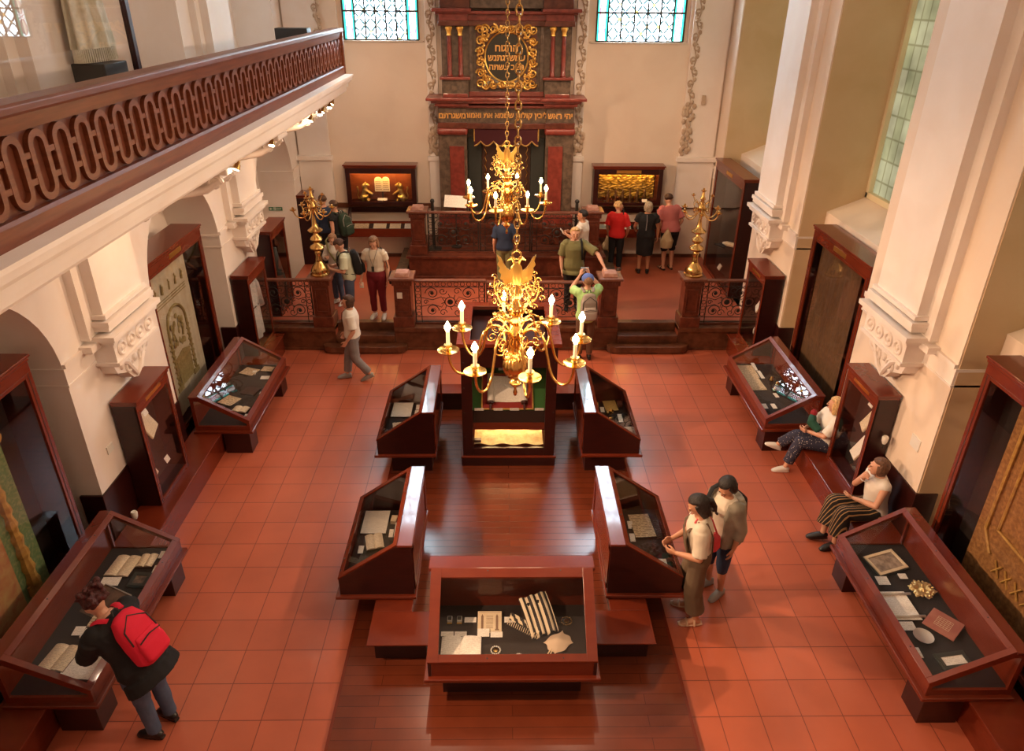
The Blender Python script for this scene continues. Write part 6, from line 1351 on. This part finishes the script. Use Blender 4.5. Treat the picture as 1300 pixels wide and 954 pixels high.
backpack(P,'grey backpack worn by the boy in the lime shirt',GPACK,GPACK2,IRON)
hc=P['X']@(P['hc']*P['s'])
t=thing('baseball_hat','blue baseball cap on the boy in the lime shirt','hat',hc,P['root'].rotation_euler.z)
CAPM=cl('cap_blue',(.10,.17,.50)); mb=MB(); mb.lathe([(.112,.02),(.114,.05),(.105,.09),(.08,.125),(.04,.145),(.001,.15)],22); mb.build('crown_cloth',CAPM,t,smooth=True)
mb=MB(); mb.prism([(-.07,.08),(-.05,.15),(0,.175),(.05,.15),(.07,.08)],'z',.025,.033); mb.build('peak',CAPM,t)
held(P,MB().box(-.075,.075,-.005,.005,-.038,.038),'mobile_phone',mat('phone_light',(.35,.45,.55),.3),'phone held up by the boy in the lime shirt','phone','wrR',(-.075,.05,.08),0,-.1,bevel=.004)
P=person('man with black hair in white shirt beside the right ark post',(1.62,9.20,Zd),math.radians(65),1.64,J=dict(elR=(.22,.12,1.12),wrR=(.1,.32,1.15),elL=(-.24,.12,1.12),wrL=(-.12,.34,1.16)),top=(WHC,.45,.84,.028),bottom=('trousers',BLK,.95),shoe=BSH,hair=('short',HBL),yaw=.3,skin=SKIN2)
held(P,MB().box(-.05,.05,-.003,.003,-.07,.08),'leaflet',PAPERW,'white leaflet in the hands of the man with black hair','leaflet','wrL',(.02,.08,.04),.3,-.7)
P=person('person in navy shirt behind the farther chandelier, facing the ark',(-.04,9.12,Zd),0,1.60,J=dict(elR=(.26,-.02,1.1),wrR=(.24,.08,.88)),top=(NAVY,.42,.84,.028),bottom=('trousers',OLIVE,.95),shoe=BSH,hair=('short',HBR),pitch=.2)
P=person('boy in red T-shirt and black trousers facing the gilded relief showcase',(2.50,10.02,Zd),math.radians(-18),1.60,J=dict(elR=(.26,0,1.10),wrR=(.22,.12,.90),elL=(-.24,.02,1.1),wrL=(-.22,.1,.88)),top=(REDC,.42,.82,.028),bottom=('trousers',BLK,.95),shoe=GSH,hair=('short',HBD),yaw=-1.0)
def sack(P,label,key,off,m=KHAKI,w=.11,h=.30):
    t=emp('cloth_bag',label,'bag',Matrix.Translation(P['X']@(P['D'][key]*P['s']+V(off))))
    mb=MB(); mb.loft([(0,0,.0),(.0,0,-.08),(.01,0,-h*.6),(.0,0,-h),(0,0,-h-.02)],[(.02,.02),(w*.5,.05),(w,.07),(w*.9,.06),(w*.5,.03)],(1,0,0),14); remesh(mb.build('bag_body',m,t),.012,2,.03)
    MB().tube([(-.02,0,0),(0,0,.05),(.02,0,0)],.006,5).build('bag_strap',m,t); return t
sack(P,'beige cloth bag hanging from the hand of the boy in red','wrL',(-.02,.02,-.08))
single(MB().loft([(.13,-.12,1.38),(.12,-.05,1.47),(.05,.12,1.4),(-.1,.13,1.15)],[(.014,.006)]*4,(1,0,0),8),'bag_strap',BLK,P['U'],'black strap across the back of the boy in red','strap',smooth=60)
P=person('woman with grey blond bob in black dress facing the gilded relief showcase',(3.14,9.92,Zd),math.radians(-5),1.62,J=dict(elR=(.27,.0,1.10),wrR=(.28,.08,.84),elL=(-.26,.06,1.12),wrL=(-.24,.22,1.0)),top=(BLK,.25,.80,.03),bottom=('skirt',BLK,.46),shoe=BSH,hair=('bob',HGR),girth=1.1,skin=SKIN2)
single(MB().loft([(-.03,-.145,1.40),(-.02,-.165,1.25),(-.03,-.165,1.05)],[(.010,.004)]*3,(1,0,0),8),'scarf_ribbon',GREY,P['U'],'thin patterned ribbon down the back of the woman in the black dress','ribbon',smooth=60)
P=person('man in dusty pink shirt and dark shorts bending towards the gilded relief showcase',(3.74,10.16,Zd),math.radians(14),1.72,lean=.35,J=dict(elL=(-.22,.10,1.08),wrL=(-.15,.12,.90),elR=(.26,.0,1.12),wrR=(.22,.12,.9)),top=(PINKC,.42,.84,.035),bottom=('shorts',BLK,.42,.02),shoe=BSH,sandal=True,hair=('short',HBR),pitch=.4,girth=1.15)
sack(P,'large khaki cloth bag held behind the man in the pink shirt','wrL',(-.0,-.28,.08),KHAKI,.15,.42)
# ------------------------------------------------------------------ LIGHT
def area(name,loc,rot,size,sy,e,c):
    l=bpy.data.lights.new(name,'AREA'); l.shape='RECTANGLE'; l.size=size; l.size_y=sy; l.energy=e; l.color=c
    o=bpy.data.objects.new(name,l); COL.objects.link(o); o.location=loc; o.rotation_euler=rot; return o
def spotl(loc,tgt,e,c,ang,blend=.6,r=.05):
    l=bpy.data.lights.new('spot_and_fill','SPOT'); l.energy=e; l.color=c; l.spot_size=ang; l.spot_blend=blend; l.shadow_soft_size=r
    o=bpy.data.objects.new('spot_and_fill',l); COL.objects.link(o); o.location=loc; o.rotation_euler=(V(tgt)-V(loc)).to_track_quat('-Z','Y').to_euler(); return o
WARM=(1,.63,.38); WARM2=(1,.68,.46); DAY=(.72,.86,1)
# daylight falling in through the tall far windows

# added fill lights under the unseen vault, no lamps known there
def pt(name,loc,e,c,r=.2):
    l=bpy.data.lights.new(name,'POINT'); l.energy=e; l.color=c; l.shadow_soft_size=r
    o=bpy.data.objects.new(name,l); COL.objects.link(o); o.location=loc
for y in (-3.5,1.5,6.5):
    for x in (-1.6,1.6): pt('vault_fill',(x,y,10.2),LV,WARM2,.03)
# spotlights along the gallery cornice, then added fill from the right
for y,tx_,ty in ((-1.5,2.6,-.4),(1.5,3.8,1.2),(4.5,3.6,3.8),(7.2,3.2,8.6)): spotl((-3.1,y,4.3),(tx_,ty,.4),LS,WARM,1.5,.8,.04)
for y in (-1.0,2.4,5.6,8.6): spotl((3.9,y,6.2),(-3.6,y+.2,1.6),LR,WARM2,1.5,.9,.10)
for y in (2.36,5.0,7.6,9.2): spotl((-3.35,y,4.35),(-4.7,y+.3,2.2),LW,WARM,2.0,1,.05)
for x in (-2.8,2.8): spotl((x*.6,6.5,7.5),(x,10.9,2.6),LF,WARM,1.1,.9,.15)
spotl((0,5.5,8.0),(0,10.5,3.6),LF,WARM2,.8,.9,.15)
w=bpy.data.worlds.new('World'); bpy.context.scene.world=w; w.use_nodes=True; w.node_tree.nodes['Background'].inputs[0].default_value=(.9,.8,.7,1); w.node_tree.nodes['Background'].inputs[1].default_value=.0
# ------------------------------------------------------------------ CAMERA
f,p,ya,ro=893.0875,0.46025763,-0.01737231,0.00832942
cp,sp=cos(p),sin(p); fw=V((0,cp,-sp)); rt=V((1,0,0)); u=rt.cross(fw)
r2=rt*cos(ro)+u*sin(ro); u2=-rt*sin(ro)+u*cos(ro); Zr=Matrix.Rotation(ya,3,'Z'); r2,u2,fw=Zr@r2,Zr@u2,Zr@fw
cam=bpy.data.cameras.new('camera'); co=bpy.data.objects.new('camera',cam); COL.objects.link(co)
m=Matrix((r2,u2,-fw)).transposed().to_4x4(); m.translation=V((-.1105762,-5.236106,6.2573365)); co.matrix_world=m
cam.sensor_width=36; cam.lens=f/1300*36; cam.shift_y=-45/1300; cam.clip_start=.05; cam.clip_end=60
sc=bpy.context.scene; sc.camera=co
sc.view_settings.view_transform='Standard'; sc.view_settings.look='None'; sc.view_settings.gamma=1; sc.view_settings.use_curve_mapping=False; sc.view_settings.exposure=EXPO
sc.cycles.use_denoising=True; sc.cycles.max_bounces=6; sc.cycles.diffuse_bounces=3; sc.cycles.glossy_bounces=3; sc.cycles.transparent_max_bounces=12; sc.cycles.sample_clamp_indirect=4; sc.cycles.caustics_reflective=False; sc.cycles.caustics_refractive=False
